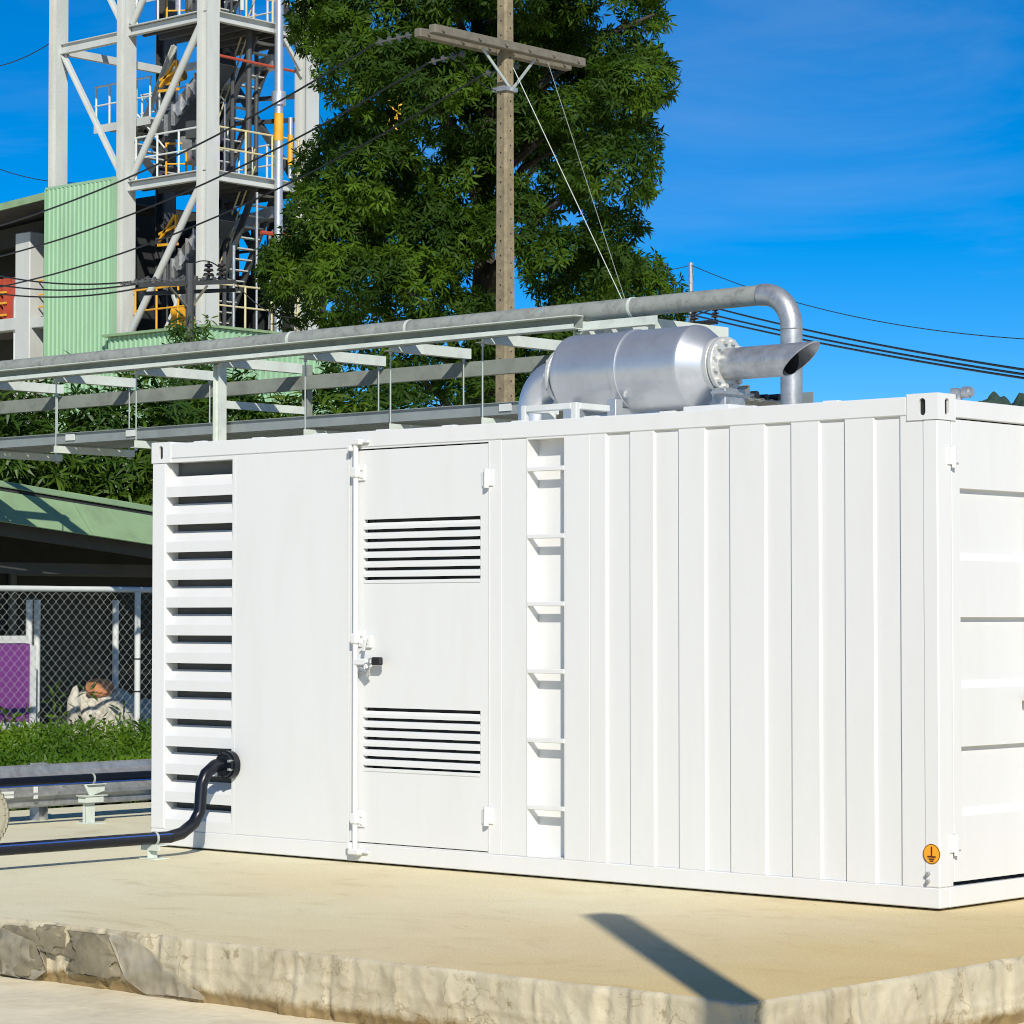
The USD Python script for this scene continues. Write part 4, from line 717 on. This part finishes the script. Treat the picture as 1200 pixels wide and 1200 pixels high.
for sx, y0, y1 in ((0.125, 9.06, 11.50), (-0.125, 9.10, 11.55)):
    ar = obj('crossarm', box(pc[0]+sx-0.048, pc[0]+sx+0.048, y0, y1, 7.615, 7.712, 0.01), M['arm'], UP)
    for y in (y0+0.12, 9.75, 10.17, 10.55, 10.95, y1-0.14): obj('arm_bolt', bolt((pc[0]+sx+0.048, y, 7.66), X, 0.02, 0.02), M['arm'], ar)
for y in (9.93, 10.77):
    obj('brace', bar((pc[0]+0.05, y, 7.60), (pc[0]+0.095, 10.347, 7.20), 0.012, 0.03), M['guy'], UP)
obj('pole_band', box(pc[0]-0.098, pc[0]+0.098, pc[1]-0.098, pc[1]+0.098, 7.19, 7.235), M['galv'], UP)
def insulator(parent, p, h=0.2, r=0.05):
    p = np.asarray(p, float); pr = [(0, 0.0), (0, 0.02)]
    for k in range(3): t = h*(0.15+0.25*k); pr += [(t, 0.022), (t+0.01*h/0.2, r*(1-0.12*k)), (t+0.035*h/0.2, r*0.8*(1-0.12*k)), (t+0.04*h/0.2, 0.02)]
    pr += [(h, 0.018), (h, 0.0)]; return obj('insulator', lathe(pr, p, (0, 0, 1), 14), M['insul'], parent)
# strain strings at the left end
st_a, st_b = np.array([-12.55, 9.13, 7.66]), np.array([-12.95, 8.98, 7.60])
def strain(parent, a, b):
    a, b = np.asarray(a, float), np.asarray(b, float); L_ = np.linalg.norm(b-a); pr = [(0, 0.006)]
    for k in range(4): t = L_*(k+0.3)/4; pr += [(t, 0.012), (t+0.005, 0.042), (t+0.03, 0.036), (t+0.034, 0.012)]
    pr += [(L_, 0.006)]; obj('strain_insulator', lathe(pr, a, b-a, 12), M['insul_grey'], parent)
strain(UP, st_a, st_b)
st2a, st2b = np.array([-12.50, 9.92, 7.58]), np.array([-12.9, 9.75, 7.50]); strain(UP, st2a, st2b)
st3a, st3b = np.array([-12.50, 10.8, 7.58]), np.array([-12.9, 10.62, 7.50]); strain(UP, st3a, st3b)
def wire(label, pts, r=0.011, mat='wire', name='power_line', cat='power line', group=None):
    group = group or ('guy wires of the concrete pole' if cat == 'guy wire' else 'black overhead cables')
    obj(name, tube(pts, r, 6), M[mat], label=label, cat=cat, smooth=True, group=group)
def at(pxx, pyy, d):
    q = FWH*0 + np.array(EYE) + (fw + rt*(pxx-600)/3258.8 + up*(600-pyy)/3258.8)*(d/((fw + rt*(pxx-600)/3258.8 + up*(600-pyy)/3258.8)@FWH)); return q
LP = at(-420, 300, 46)
wire('topmost black cable from the crossarm end sweeping down left across the tower', sag(st_b, LP+[0, 0, 0.35], 1.15, 40))
wire('second black cable down left across the tower from the crossarm', sag(st2b, LP+[0, 0, 0.1], 1.25, 40))
wire('third black cable, lowest of those rising towards the tree', sag(st3b, LP+[0, 0, -0.2], 1.40, 40))
wire('pale guy wire slanting from pole down to the rack right of it', [(pc[0]+0.09, pc[1]+0.03, 7.45), at(994, 915, 29)], 0.0055, 'guy', 'guy_wire', 'guy wire')
wire('thin dark guy wire parallel right of the pale one', [(pc[0]+0.12, pc[1]+0.55, 7.615), at(916, 915, 30.3)], 0.004, 'tray', 'guy_wire', 'guy wire')
wire('slack jumper wire hanging left of the pole shaft', sag((pc[0]-0.1, 9.6, 7.6), (pc[0]-0.05, 10.27, 7.2), 0.1, 10), 0.006)

# second, darker pole in front of the tower, vine round its foot
q2 = at(222, 400, 42); Z2 = at(222, 328, 42)[2]
U2 = thing('utility_pole', 'dark distant utility pole with crowded crossarm in front of the steel tower', 'pole', (q2[0], q2[1], -0.3), group='utility poles')
obj('shaft', tube([(q2[0], q2[1], -0.3), (q2[0], q2[1], Z2+0.25)], [0.09, 0.06], 10), M['tower_dark'], U2)
a2, b2 = at(165, 334, 41.2), at(275, 330, 42.8)
obj('crossarm', bar(a2, b2, 0.07, 0.065), M['tower_dark'], U2); obj('crossarm', bar(a2+[0, 0, -0.10]+FWH*0.25, b2+[0, 0, -0.10]+FWH*0.25, 0.07, 0.06), M['tower_dark'], U2)
obj('brace', bar(a2*0.3+b2*0.7+[0, 0, -0.05], (q2[0], q2[1], Z2-0.45), 0.04, 0.02), M['arm'], U2); obj('brace', bar(a2*0.7+b2*0.3+[0, 0, -0.05], (q2[0], q2[1], Z2-0.45), 0.04, 0.02), M['arm'], U2)
for k in range(8): 
    t = (k+0.5)/8; p_ = a2*(1-t)+b2*t; strain(U2, p_ + [0, 0, 0.05], p_ + np.array([-0.38, -0.20, 0.02+0.04*(k % 3)])); 
for k in (5, 6): insulator(U2, a2*(1-k/7)+b2*k/7+[0, 0, 0.05], 0.28, 0.09)
for i, (lab, t, l0, s_) in enumerate([('black cable falling right across the green cladding, uppermost of three', 0.15, 293, 0.1), ('middle black cable falling right across the green cladding', 0.4, 305, 0.15), ('lowest black cable falling right across the green cladding', 0.6, 312, 0.2)]):
    e = a2*(1-t)+b2*t; wire(lab, sag(e+[-0.38, -0.2, 0.05], at(-150, l0-28+i*8, 47), s_ + 0.25, 30), 0.014)
wire('black jumper looping over the crossarm of the distant pole', sag(at(222, 312, 42), at(262, 318, 42.4), -0.12, 10), 0.01)
wire('black tail wire sagging from the distant pole to the tree', sag(b2, at(345, 372, 42.5), 0.15, 14), 0.009)
g_ = at(215, 395, 41.7); vr = np.random.default_rng(3)
VN = thing('climbing_vine', 'bright green vine climbing the foot of the distant pole', 'vine', (q2[0], q2[1], -0.28))
nq = 420; hq = vr.uniform(2.5, at(215, 371, 42)[2], nq); ph = vr.uniform(0, 6.28, nq); qv = np.c_[q2[0]+(0.11+0.22*vr.random(nq))*np.cos(ph), q2[1]+(0.11+0.22*vr.random(nq))*np.sin(ph), hq]
obj('foliage', clusters(qv, np.c_[np.cos(ph), np.sin(ph), ph*0+0.3], 5, 0.2, 0.7, vr, BLADE), M['leaf_shrub'], VN, smooth=False, kind='stuff')
obj('stem', tube([(q2[0]+0.12, q2[1]-0.06, -0.28), (q2[0]+0.11, q2[1]-0.09, 2.5), (q2[0]+0.1, q2[1]-0.1, 5.6)], [0.03, 0.025, 0.012], 6), M['bark'], VN)

# far pole and lines on the right
fp_ = at(810, 420, 60); FP = thing('utility_pole', 'thin far grey pole with small crossarm above the silencer', 'pole', (fp_[0], fp_[1], -0.3), group='utility poles')
ztop, zarm = at(810, 308, 60)[2], at(810, 380, 60)[2]
obj('shaft', tube([(fp_[0], fp_[1], -0.3), (fp_[0], fp_[1], ztop)], [0.10, 0.05], 10), M['galv'], FP)
fa, fb = at(782, 383, 60.3), at(840, 377, 59.5); obj('crossarm', bar(fa, fb, 0.10, 0.10), M['wire'], FP)
for t in (0.25, 0.55, 0.97): insulator(FP, fa*(1-t)+fb*t+[0, 0, 0.04], 0.28, 0.10)
for lab, t, yy in (('upper of the three black lines crossing the sky on the right', 0.97, 436), ('middle black line crossing the sky on the right', 0.55, 441.5), ('lowest black line crossing the sky on the right', 0.25, 446)):
    e = fa*(1-t)+fb*t+[0, 0, 0.3]; z_ = at(1200, yy, 40); z2 = z_ + (z_-e)*0.45 + [0, 0, 0.25]
    wire(lab, sag(e, z2, 0.16, 40), 0.020)
    wire(lab.replace('crossing the sky on the right', 'behind the tree beside the far pole'), sag(e, e+(e-z2)*0.5, 0.5, 16), 0.018)
wire('faint high line passing the top of the far pole', sag((fp_[0], fp_[1], ztop-0.05), at(1260, 400, 42), 0.35, 30), 0.009)
wire('faint line left of the far pole top', sag((fp_[0], fp_[1], ztop-0.05), at(700, 306, 70), 0.2, 12), 0.009)
wire('faint black line at far left entering the tower at mid height', sag(at(-60, 78, 70), at(64, 47, 66), 0.3, 14), 0.012)
wire('faint black line at far left sagging behind the green cladding', sag(at(-60, 170, 70), at(110, 214, 68), 0.3, 14), 0.012)

# the pole outside the frame whose shadow lies on the pad
sp = np.array([-1.17, -1.23]) + 8.0*np.array([0.757, -0.653])
LPp = thing('concrete_post', 'plain square concrete post standing right of the view, casting the long shadow', 'post', (sp[0], sp[1], -0.3))
obj('shaft', box(sp[0]-0.085, sp[0]+0.085, sp[1]-0.085, sp[1]+0.085, -0.3, 8.0*math.tan(SUN_EL), 0.012), M['conc_pole'], LPp)
obj('footing', cyl((sp[0], sp[1], -0.3), (sp[0], sp[1], -0.22), 0.3, 20), M['pad'], LPp)

# far tree line
dr = np.random.default_rng(9); ft = []
c0, c1 = at(1180, 428, 160), at(2600, 415, 175)
for k in range(42):                                                        # leafy crowns on short trunks, standing close together
    t = k/41; b_ = c0*(1-t)+c1*t + np.array([dr.normal(0, 1.5), dr.normal(0, 1.5), 0]); zt = b_[2]*(0.90+0.13*meshkit.fbm(np.array([t*17, 0, 0]), 3, 2))
    d = unit(dr.normal(size=(650, 3))); q = np.array([b_[0], b_[1], zt*0.52]) + d*[3.0, 3.0, zt*0.46]*dr.uniform(0.55, 0.86, (650, 1)); q[:, 2] += (meshkit.fbm(q*0.6, 3, 5)-0.5)*1.2
    ft.append(clusters(q, d+[0, 0, 0.3], 7, 0.34, 0.2, dr)); m = trimesh.creation.icosphere(4, 1.0); v = np.array(m.vertices); v = v*(0.80+0.22*meshkit.fbm(v*4+k, 4, k))[:, None]; ft.append(T(v*[3.0, 3.0, zt*0.46]+[b_[0], b_[1], zt*0.52], m.faces)); ft.append(tube([(b_[0], b_[1], -0.3), (b_[0], b_[1], zt*0.7)], [0.25, 0.1], 6))
obj('distant_trees', ft, M['hill'], label='far dark tree line low on the horizon at right', cat='trees', kind='stuff', smooth=False)
# ------------------------------------------------------------------ steel tower
TW = thing('steel_tower', 'tall pale grey steel process tower with platforms, braces and railings', 'tower', (-41.4, 31.0, -0.28))
ts, td, gr = M['tower'], M['tower_dark'], M['grate']
xa, xb, xc, ya, yb = -44.05, -41.56, -38.74, 29.6, 32.66
for x, y, w_ in ((xa, ya, 0.32), (xb, ya, 0.32), (xc, ya, 0.36), (xc, yb, 0.40)): obj('column', hsection(x, y, -0.3, 22.0, w_, 0.035, 0.03), ts, TW)
for x, y in ((xa-0.0, yb+0.3), (xb, yb)): obj('rear_column', hsection(x, y, -0.3, 22.0, 0.36, 0.035, 0.03), td, TW)  # rear row coloured darker to stand for its shade
for z in (11.55, 15.15, 18.75):  # highest floor lies out of view, added to shade the storey below
    obj('floor_plate', box(xb+0.19, xc-0.05, ya-0.02, yb-0.02, z-0.03, z-0.005), gr, TW)
    for a, b in (((xb+0.18, ya), (xc-0.2, ya)), ((xc, ya+0.2), (xc, yb-0.22))):
        a, b = np.array([*a, 0.0]), np.array([*b, 0.0]); d = unit(b-a); nrm = np.array([d[1], -d[0], 0])
        obj('edge_beam', [bar(a+[0, 0, z-0.115]-nrm*0.02, b+[0, 0, z-0.115]-nrm*0.02, 0.02, 0.19), bar(a+[0, 0, z-0.22]+nrm*0.03, b+[0, 0, z-0.22]+nrm*0.03, 0.14, 0.02), bar(a+[0, 0, z-0.01]+nrm*0.03, b+[0, 0, z-0.01]+nrm*0.03, 0.14, 0.02)], ts, TW)
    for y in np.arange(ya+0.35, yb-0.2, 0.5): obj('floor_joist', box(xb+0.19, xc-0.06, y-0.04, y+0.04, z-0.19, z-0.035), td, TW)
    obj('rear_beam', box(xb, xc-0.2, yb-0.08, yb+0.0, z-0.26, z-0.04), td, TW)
def H(a, b, w_=0.15): return obj('brace', [bar(a, b, w_, 0.03), bar(np.add(a, [0, 0.035, 0]), np.add(b, [0, 0.035, 0]), 0.03, w_)], ts, TW)
def tb(a, b, r=0.085): return obj('brace', tube([a, b], r, 14), M['tower'], TW, smooth=50)
tb((xc-0.2, ya, 14.92), (xb+0.2, ya, 11.62)); tb((xc-0.2, ya, 11.28), (xb+0.2, ya, 8.05)); tb((xc-0.2, ya, 18.5), (xb+0.2, ya, 15.2))
H((xa+0.18, ya, 14.80), (xb-0.18, ya, 11.72)); H((xa+0.18, ya, 18.4), (xb-0.18, ya, 15.25)); H((xb-0.18, ya+1.6, 15.0), (xa+0.3, ya+1.6, 11.9))
obj('side_beam', [box(xa+0.18, xb-0.18, ya-0.02, ya+0.0, 14.86, 15.06), box(xa+0.18, xb-0.18, ya-0.08, ya+0.06, 14.84, 14.86), box(xa+0.18, xb-0.18, ya-0.08, ya+0.06, 15.06, 15.08)], ts, TW)
obj('side_beam', box(xa-0.04, xa+0.08, ya+0.2, yb+0.1, 14.86, 15.04), ts, TW)
obj('side_beam', box(xa+0.18, xb-0.18, yb+0.25, yb+0.35, 14.86, 15.04), ts, TW)
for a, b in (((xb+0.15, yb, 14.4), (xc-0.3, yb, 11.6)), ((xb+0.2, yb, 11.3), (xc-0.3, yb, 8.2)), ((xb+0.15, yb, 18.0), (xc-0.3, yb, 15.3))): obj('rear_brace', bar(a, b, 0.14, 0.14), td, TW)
for z in (13.2, 13.75): obj('rear_tie', bar((xb, yb, z+0.1), (xc-0.2, yb, z-0.1), 0.08, 0.10), td, TW)
obj('knee_brace', bar((xc, yb-0.75, 14.85), (xc, yb-0.2, 14.2), 0.08, 0.08), ts, TW)
# railings: (start, end, height base, colour)
def railing(a, b, z, mat, n=3, hgt=1.0, name='railing'):
    a, b = np.array([*a, z]), np.array([*b, z]); r = obj(name, cyl(a+[0, 0, hgt], b+[0, 0, hgt], 0.024, 8), mat, TW); obj('mid_rail', cyl(a+[0, 0, hgt*0.52], b+[0, 0, hgt*0.52], 0.022, 8), mat, r)
    for t in np.linspace(0.02, 0.98, n): obj('railing_post', cyl(a*(1-t)+b*t, a*(1-t)+b*t+[0, 0, hgt], 0.026, 8), mat, r)
for z in (11.55, 15.15):
    railing((xb+0.25, ya+0.05), (xc-0.25, ya+0.05), z, M['frame_white'], 4); railing((xc+0.03, ya+0.25), (xc+0.03, yb-0.25), z, M['cream'] , 4)
    railing((xb+0.3, yb-0.3), (xc-0.5, yb-0.3), z, M['frame_white'], 5); railing((xb+0.22, ya+1.0), (xb+1.0, ya+1.6), z, M['yellow'], 3)
railing((xb+0.25, ya+0.05), (xc-0.25, ya+0.05), 8.02, M['yellow'], 4); railing((xc+0.03, ya+0.25), (xc+0.03, yb-0.25), 8.0, M['cream'], 4)
# mid platform and stair in the left bay
obj('platform', [box(xa+0.25, xb-0.2, ya+0.9, ya+2.4, 13.17, 13.22), box(xa+0.25, xb-0.2, ya+0.88, ya+0.9, 13.05, 13.24)], ts, TW)
railing((xa+0.25, ya+0.92), (xb-0.2, ya+0.92), 13.22, M['frame_white'], 5, 0.95); railing((xa+0.3, ya+2.3), (xb-0.2, ya+2.3), 13.22, M['frame_white'], 4, 0.95)
for y in (ya+0.95, ya+1.7): obj('stair_stringer', bar((xa+1.05, y, 13.15), (xb+0.35, y, 11.5), 0.05, 0.2), td, TW)
for k in range(9): 
    t = (k+0.5)/9; obj('stair_tread', box(xa+1.05+t*1.8-0.1, xa+1.05+t*1.8+0.1, ya+0.98, ya+1.68, 13.12-t*1.65, 13.15-t*1.65), ts, TW)
obj('stair_rail', [cyl((xa+1.05, ya+0.95, 14.0), (xb+0.35, ya+0.95, 12.35), 0.022, 8), cyl((xa+1.05, ya+1.7, 14.0), (xb+0.35, ya+1.7, 12.35), 0.022, 8)], M['frame_white'], TW)
# vertical process pipes
def vpipe(x, y, z0, z1, r, mat, name='riser_pipe'): return obj(name, cyl((x, y, z0), (x, y, z1), r, 16), M[mat], TW, smooth=50)
p_ = vpipe(xc+0.18, 31.60, 6.0, 19, 0.10, 'alu'); obj('pipe_collar', [cyl((xc+0.18, 31.60, 13.25), (xc+0.18, 31.60, 13.55), 0.165, 16)], M['alu'], p_); obj('yellow_band', cyl((xc+0.18, 31.60, 12.42), (xc+0.18, 31.60, 13.05), 0.108, 16), M['yellow'], p_)
p_ = vpipe(xc+0.2, 31.95, 11.6, 13.0, 0.055, 'alu'); obj('yellow_band', cyl((xc+0.2, 31.95, 11.9), (xc+0.2, 31.95, 12.6), 0.06, 12), M['yellow'], p_)
p_ = vpipe(xc-0.3, 29.86, 7.6, 13.4, 0.065, 'galv'); obj('yellow_band', cyl((xc-0.3, 29.86, 12.15), (xc-0.3, 29.86, 12.85), 0.071, 12), M['yellow'], p_); obj('yellow_band', cyl((xc-0.3, 29.86, 8.6), (xc-0.3, 29.86, 9.1), 0.071, 12), M['yellow'], p_)
vpipe(xc+0.05, 30.35, 7.4, 9.9, 0.035, 'galv'); vpipe(xc+0.0, 31.1, 7.4, 11.2, 0.03, 'galv'); vpipe(xc-0.4, 31.2, 11.6, 15, 0.07, 'tower_dark'); vpipe(xc-0.9, 31.9, 11.6, 15, 0.05, 'tower_dark')
vpipe(xa+1.05, yb+0.8, 11.0, 20, 0.075, 'alu'); vpipe(xa+1.35, yb+0.8, 11.0, 14.2, 0.06, 'alu')
obj('cable_ladder', [box(xc-0.75, xc-0.72, ya+0.6, ya+0.64, 11.6, 20), box(xc-0.75, xc-0.72, ya+0.95, ya+0.99, 11.6, 20)] + [box(xc-0.75, xc-0.72, ya+0.6, ya+0.99, z, z+0.03) for z in np.arange(11.7, 20, 0.3)], td, TW)
obj('fire_pipe', tube([(xc-0.3, ya+0.3, 14.25), (xc-0.2, yb-0.2, 14.20)], 0.035, 8), M['red'], TW); obj('fire_pipe', tube([(xc-0.3, ya+1.9, 10.35), (xc-0.2, yb-0.3, 10.35)], 0.05, 8), M['red'], TW)
# inclined conveyors, motors and hoppers between the floors
for dz, nm in ((0, 'conveyor'), (-3.6, 'conveyor'), (3.6, 'conveyor')):
    a, b = np.array([xb+0.1, ya+1.3, 12.85+dz]), np.array([xc-0.9, ya+1.3, 14.35+dz])
    cv = obj(nm, bar(a, b, 0.55, 0.42), td, TW)
    for t in np.linspace(0.08, 0.92, 7): obj('cover_hoop', bar(a*(1-t)+b*t+[0, -0.30, -0.24], a*(1-t)+b*t+[0, -0.30, 0.26], 0.05, 0.10), M['galv'], cv)
    obj('cover_sheet', [bar(a*0.75+b*0.25+[0, -0.295, 0.02], a*0.58+b*0.42+[0, -0.295, 0.02], 0.02, 0.30), bar(a*0.45+b*0.55+[0, -0.295, 0.05], a*0.25+b*0.75+[0, -0.295, 0.05], 0.02, 0.22)], M['galv'], cv)
    hp = obj('hopper', trimesh.convex.convex_hull(np.array([(xb+0.75+sx*w_, ya+1.5+sy*w_, z_+dz) for w_, z_ in ((0.32, 12.7), (0.13, 12.05)) for sx in (-1, 1) for sy in (-1, 1)])), M['galv'], TW)
    mt = obj('motor_guard', [bar((xb+0.25, ya+0.8, 14.0+dz), (xb+0.85, ya+0.8, 14.15+dz), 0.05, 0.06), bar((xb+0.85, ya+0.8, 14.4+dz), (xb+0.85, ya+0.8, 13.8+dz), 0.05, 0.06), bar((xb+0.25, ya+0.8, 13.85+dz), (xb+0.8, ya+0.8, 14.4+dz), 0.05, 0.06), bar((xb+0.2, ya+0.8, 13.75+dz), (xb+0.9, ya+0.8, 13.72+dz), 0.05, 0.06)], M['yellow'], TW)
    obj('motor', [cyl((xb+0.5, ya+1.0, 14.05+dz), (xb+0.8, ya+1.05, 14.1+dz), 0.13, 14), box(xb+0.3, xb+0.5, ya+0.9, ya+1.2, 13.9+dz, 14.2+dz)], M['yellow'] if dz == 0 else M['tower_dark'], mt)
obj('drive_box', [box(xb+0.9, xb+1.5, ya+0.6, ya+1.1, 8.05, 8.40), cyl((xb+1.1, ya+0.55, 8.5), (xb+1.5, ya+0.55, 8.5), 0.14, 12)], M['yellow'], TW)
obj('support_leg', [bar((xb+0.5, ya+0.7, 8.02), (xb+0.9, ya+0.9, 9.0), 0.06, 0.06), bar((xb+1.2, ya+0.8, 8.02), (xb+0.6, ya+0.9, 9.0), 0.06, 0.06)], ts, TW)
obj('floor_plate', box(xa, xc, ya+0.05, yb+0.4, 7.9, 7.98), gr, TW)
tr = np.random.default_rng(17)
for z0 in (8.0, 11.55, 15.15):
    for y in (ya+1.9, ya+2.55): obj('stair_stringer', bar((xc-0.5, y, z0+3.4), (xb+0.5, y, z0+0.1), 0.05, 0.18), td, TW)
    for k in range(14):
        t = (k+0.5)/14; obj('stair_tread', box(xc-0.5-t*1.84-0.08, xc-0.5-t*1.84+0.08, ya+1.92, ya+2.53, z0+3.36-t*3.3, z0+3.39-t*3.3), ts, TW)
    for h_ in (0.9, 0.5): obj('stair_rail', cyl((xc-0.5, ya+1.9, z0+3.4+h_), (xb+0.5, ya+1.9, z0+0.1+h_), 0.02, 8), M['cream'], TW)
    for k in range(5):
        x_, y_, r_ = tr.uniform(xb+0.4, xc-0.3), tr.uniform(ya+0.5, yb-0.3), tr.uniform(0.02, 0.06); za_ = z0+tr.uniform(0, 0.8); zb_ = z0+tr.uniform(1.8, 3.3)
        q_ = tr.uniform(-0.8, 0.8); obj('service_pipe', tube([(x_, y_, za_), (x_, y_, zb_), (x_+0.12*np.sign(q_), y_, zb_+0.1), (x_+q_, y_, zb_+0.1)], r_, 8), M[['galv', 'tower_dark', 'frame_white', 'tower_dark', 'galv'][k]], TW)
    obj('duct', bar((xb+0.4, yb-0.5, z0+2.6), (xc-0.5, yb-0.5, z0+2.9), 0.3, 0.28), M['galv'], TW)
    obj('valve_box', [box(xb+1.5, xb+1.75, ya+0.5, ya+0.7, z0+0.9, z0+1.3), box(xb+1.6, xb+1.65, ya+0.6, ya+0.65, z0, z0+0.9)], td, TW)
# dark rear wall of the lower storey, with an opening
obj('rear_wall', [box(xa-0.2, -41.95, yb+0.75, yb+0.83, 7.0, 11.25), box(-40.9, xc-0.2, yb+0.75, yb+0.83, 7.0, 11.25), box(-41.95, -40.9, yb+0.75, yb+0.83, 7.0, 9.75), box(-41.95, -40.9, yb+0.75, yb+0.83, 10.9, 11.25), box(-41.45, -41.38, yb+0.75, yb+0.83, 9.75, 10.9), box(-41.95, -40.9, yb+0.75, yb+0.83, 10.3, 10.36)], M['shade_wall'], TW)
# green corrugated cladding
def corr(a, b, z0, z1, pitch=0.168, dep=0.035):
    a, b = np.array([*a, 0.0]), np.array([*b, 0.0]); d = unit(b-a); nrm = np.array([d[1], -d[0], 0]); L_ = np.linalg.norm(b-a); s, pts = 0.0, []
    while s < L_-0.001:
        for f, o in ((0, 0), (0.42, 0), (0.55, dep), (0.86, dep)): 
            if s + f*pitch <= L_: pts.append((s+f*pitch, o))
        s += pitch
    pts.append((L_, 0)); V = []
    for z in (z0, z1): V += [a + d*s_ + nrm*o + [0, 0, z] for s_, o in pts]
    m = len(pts); return T(V, [f for i in range(m-1) for f in ([i, i+1, m+i+1], [i, m+i+1, m+i])])
CL = thing('green_cladding', 'pale green corrugated wall cladding fixed to the steel tower', 'cladding', (-42.9, 29.3, -0.28))
for i in range(4):
    x0_ = -44.13 + i*0.616; obj('cladding_sheet', corr((x0_, ya-0.27), (x0_+0.615, ya-0.27), -0.3, 11.60, 0.154), M['green'], CL, smooth=False)
obj('top_trim', box(-44.15, -41.66, ya-0.29, ya-0.20, 11.60, 11.66), M['green'], CL)
obj('corner_trim', [box(-44.17, -44.135, ya-0.3, ya-0.2, -0.3, 11.60), box(-41.672, -41.63, ya-0.31, ya-0.2, 7.98, 11.66)], M['green'], CL)
obj('vent_box', box(-43.05, -42.86, ya-0.40, ya-0.30, 6.75, 7.25, 0.01), M['green'], CL)
for i in range(4):
    x0_ = -41.66 + i*0.84; obj('cladding_sheet', corr((x0_, ya-0.42), (x0_+0.839, ya-0.42), -0.3, 7.92, 0.168), M['green'], CL, smooth=False)
for i in range(5):
    y0_ = ya-0.42 + i*0.84; obj('cladding_sheet', corr((xc+0.46, y0_), (xc+0.46, y0_+0.839), -0.3, 7.92, 0.168), M['green'], CL, smooth=False)
obj('parapet_cap', [box(-41.72, xc+0.56, ya-0.56, ya-0.30, 7.93, 7.985)], M['green_roof'], CL)
obj('parapet_cap', [box(xc+0.34, xc+0.56, ya-0.298, yb+0.9, 7.93, 7.985)], M['green_roof'], CL)

# ------------------------------------------------------------------ open building at the left edge
LB = thing('open_building', 'dark open sided building with green roof edge and grey column at left', 'building', (-48, 32, -0.28))
def slope_sheet(x0_, x1_, y0_, y1_, za, zb_, th): return T([(x0_, y0_, za), (x1_, y0_, zb_), (x1_, y1_, zb_), (x0_, y1_, za), (x0_, y0_, za-th), (x1_, y0_, zb_-th), (x1_, y1_, zb_-th), (x0_, y1_, za-th)], [[0, 1, 2], [0, 2, 3], [4, 6, 5], [4, 7, 6], [0, 4, 5], [0, 5, 1], [1, 5, 6], [1, 6, 2], [2, 6, 7], [2, 7, 3], [3, 7, 4], [3, 4, 0]])
rz = lambda x: 11.49 + (x+48.07)*0.057
obj('roof', slope_sheet(-58, -44.6, 30.0, 36, rz(-58), rz(-44.6), 0.03), M['tower_dark'], LB)
obj('roof_edge', slope_sheet(-58, -44.6, 29.96, 30.0, rz(-58)+0.05, rz(-44.6)+0.05, 0.17), M['green_roof'], LB)
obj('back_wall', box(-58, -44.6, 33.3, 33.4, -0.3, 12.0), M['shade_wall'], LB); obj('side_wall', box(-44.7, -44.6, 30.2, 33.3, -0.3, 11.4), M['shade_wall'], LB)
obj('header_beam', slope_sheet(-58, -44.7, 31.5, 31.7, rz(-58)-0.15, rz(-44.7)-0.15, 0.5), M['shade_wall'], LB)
obj('column', box(-47.13, -46.55, 30.75, 31.2, -0.3, 11.0, 0.02), M['tower'], LB)
obj('floor_beam', box(-58, -47.14, 30.8, 31.1, 8.62, 8.92, 0.01), M['tower'], LB); obj('floor_beam', box(-46.54, -44.7, 30.8, 31.1, 8.62, 8.86, 0.01), M['tower'], LB)
obj('floor_plate', box(-58, -44.7, 31.1, 33.3, 8.80, 8.93), gr, LB)
obj('white_pipe', tube([(-47.32, 30.95, 4), (-47.32, 30.95, 9.35)] + arc((-47.17, 30.95, 9.35), 0.15, math.pi, math.pi/2, (1, 0, 0), (0, 0, 1), 7)[1:] + [(-47.05, 30.95, 9.5)], 0.075, 12), M['frame_white'], LB)
for z in (9.15, 9.45, 9.8): obj('yellow_rail', cyl((-46.5, 31.0, z), (-44.8, 31.0, z), 0.022, 8), M['yellow'], LB)
RC = thing('red_frame', 'red and orange steel frame standing on the open building floor', 'frame', (-48.0, 31.2, 8.93))
for x in (-48.9, -48.3, -48.05, -47.72): obj('upright', box(x-0.06, x+0.06, 31.15, 31.3, 8.94, 10.0), M['red'], RC)
for z in (9.05, 9.35, 9.62): obj('cross_rail', box(-48.9, -47.95, 31.1, 31.14, z, z+0.05), M['yellow'], RC)
obj('panel', box(-48.04, -47.73, 31.22, 31.24, 8.95, 9.9), M['red'], RC)
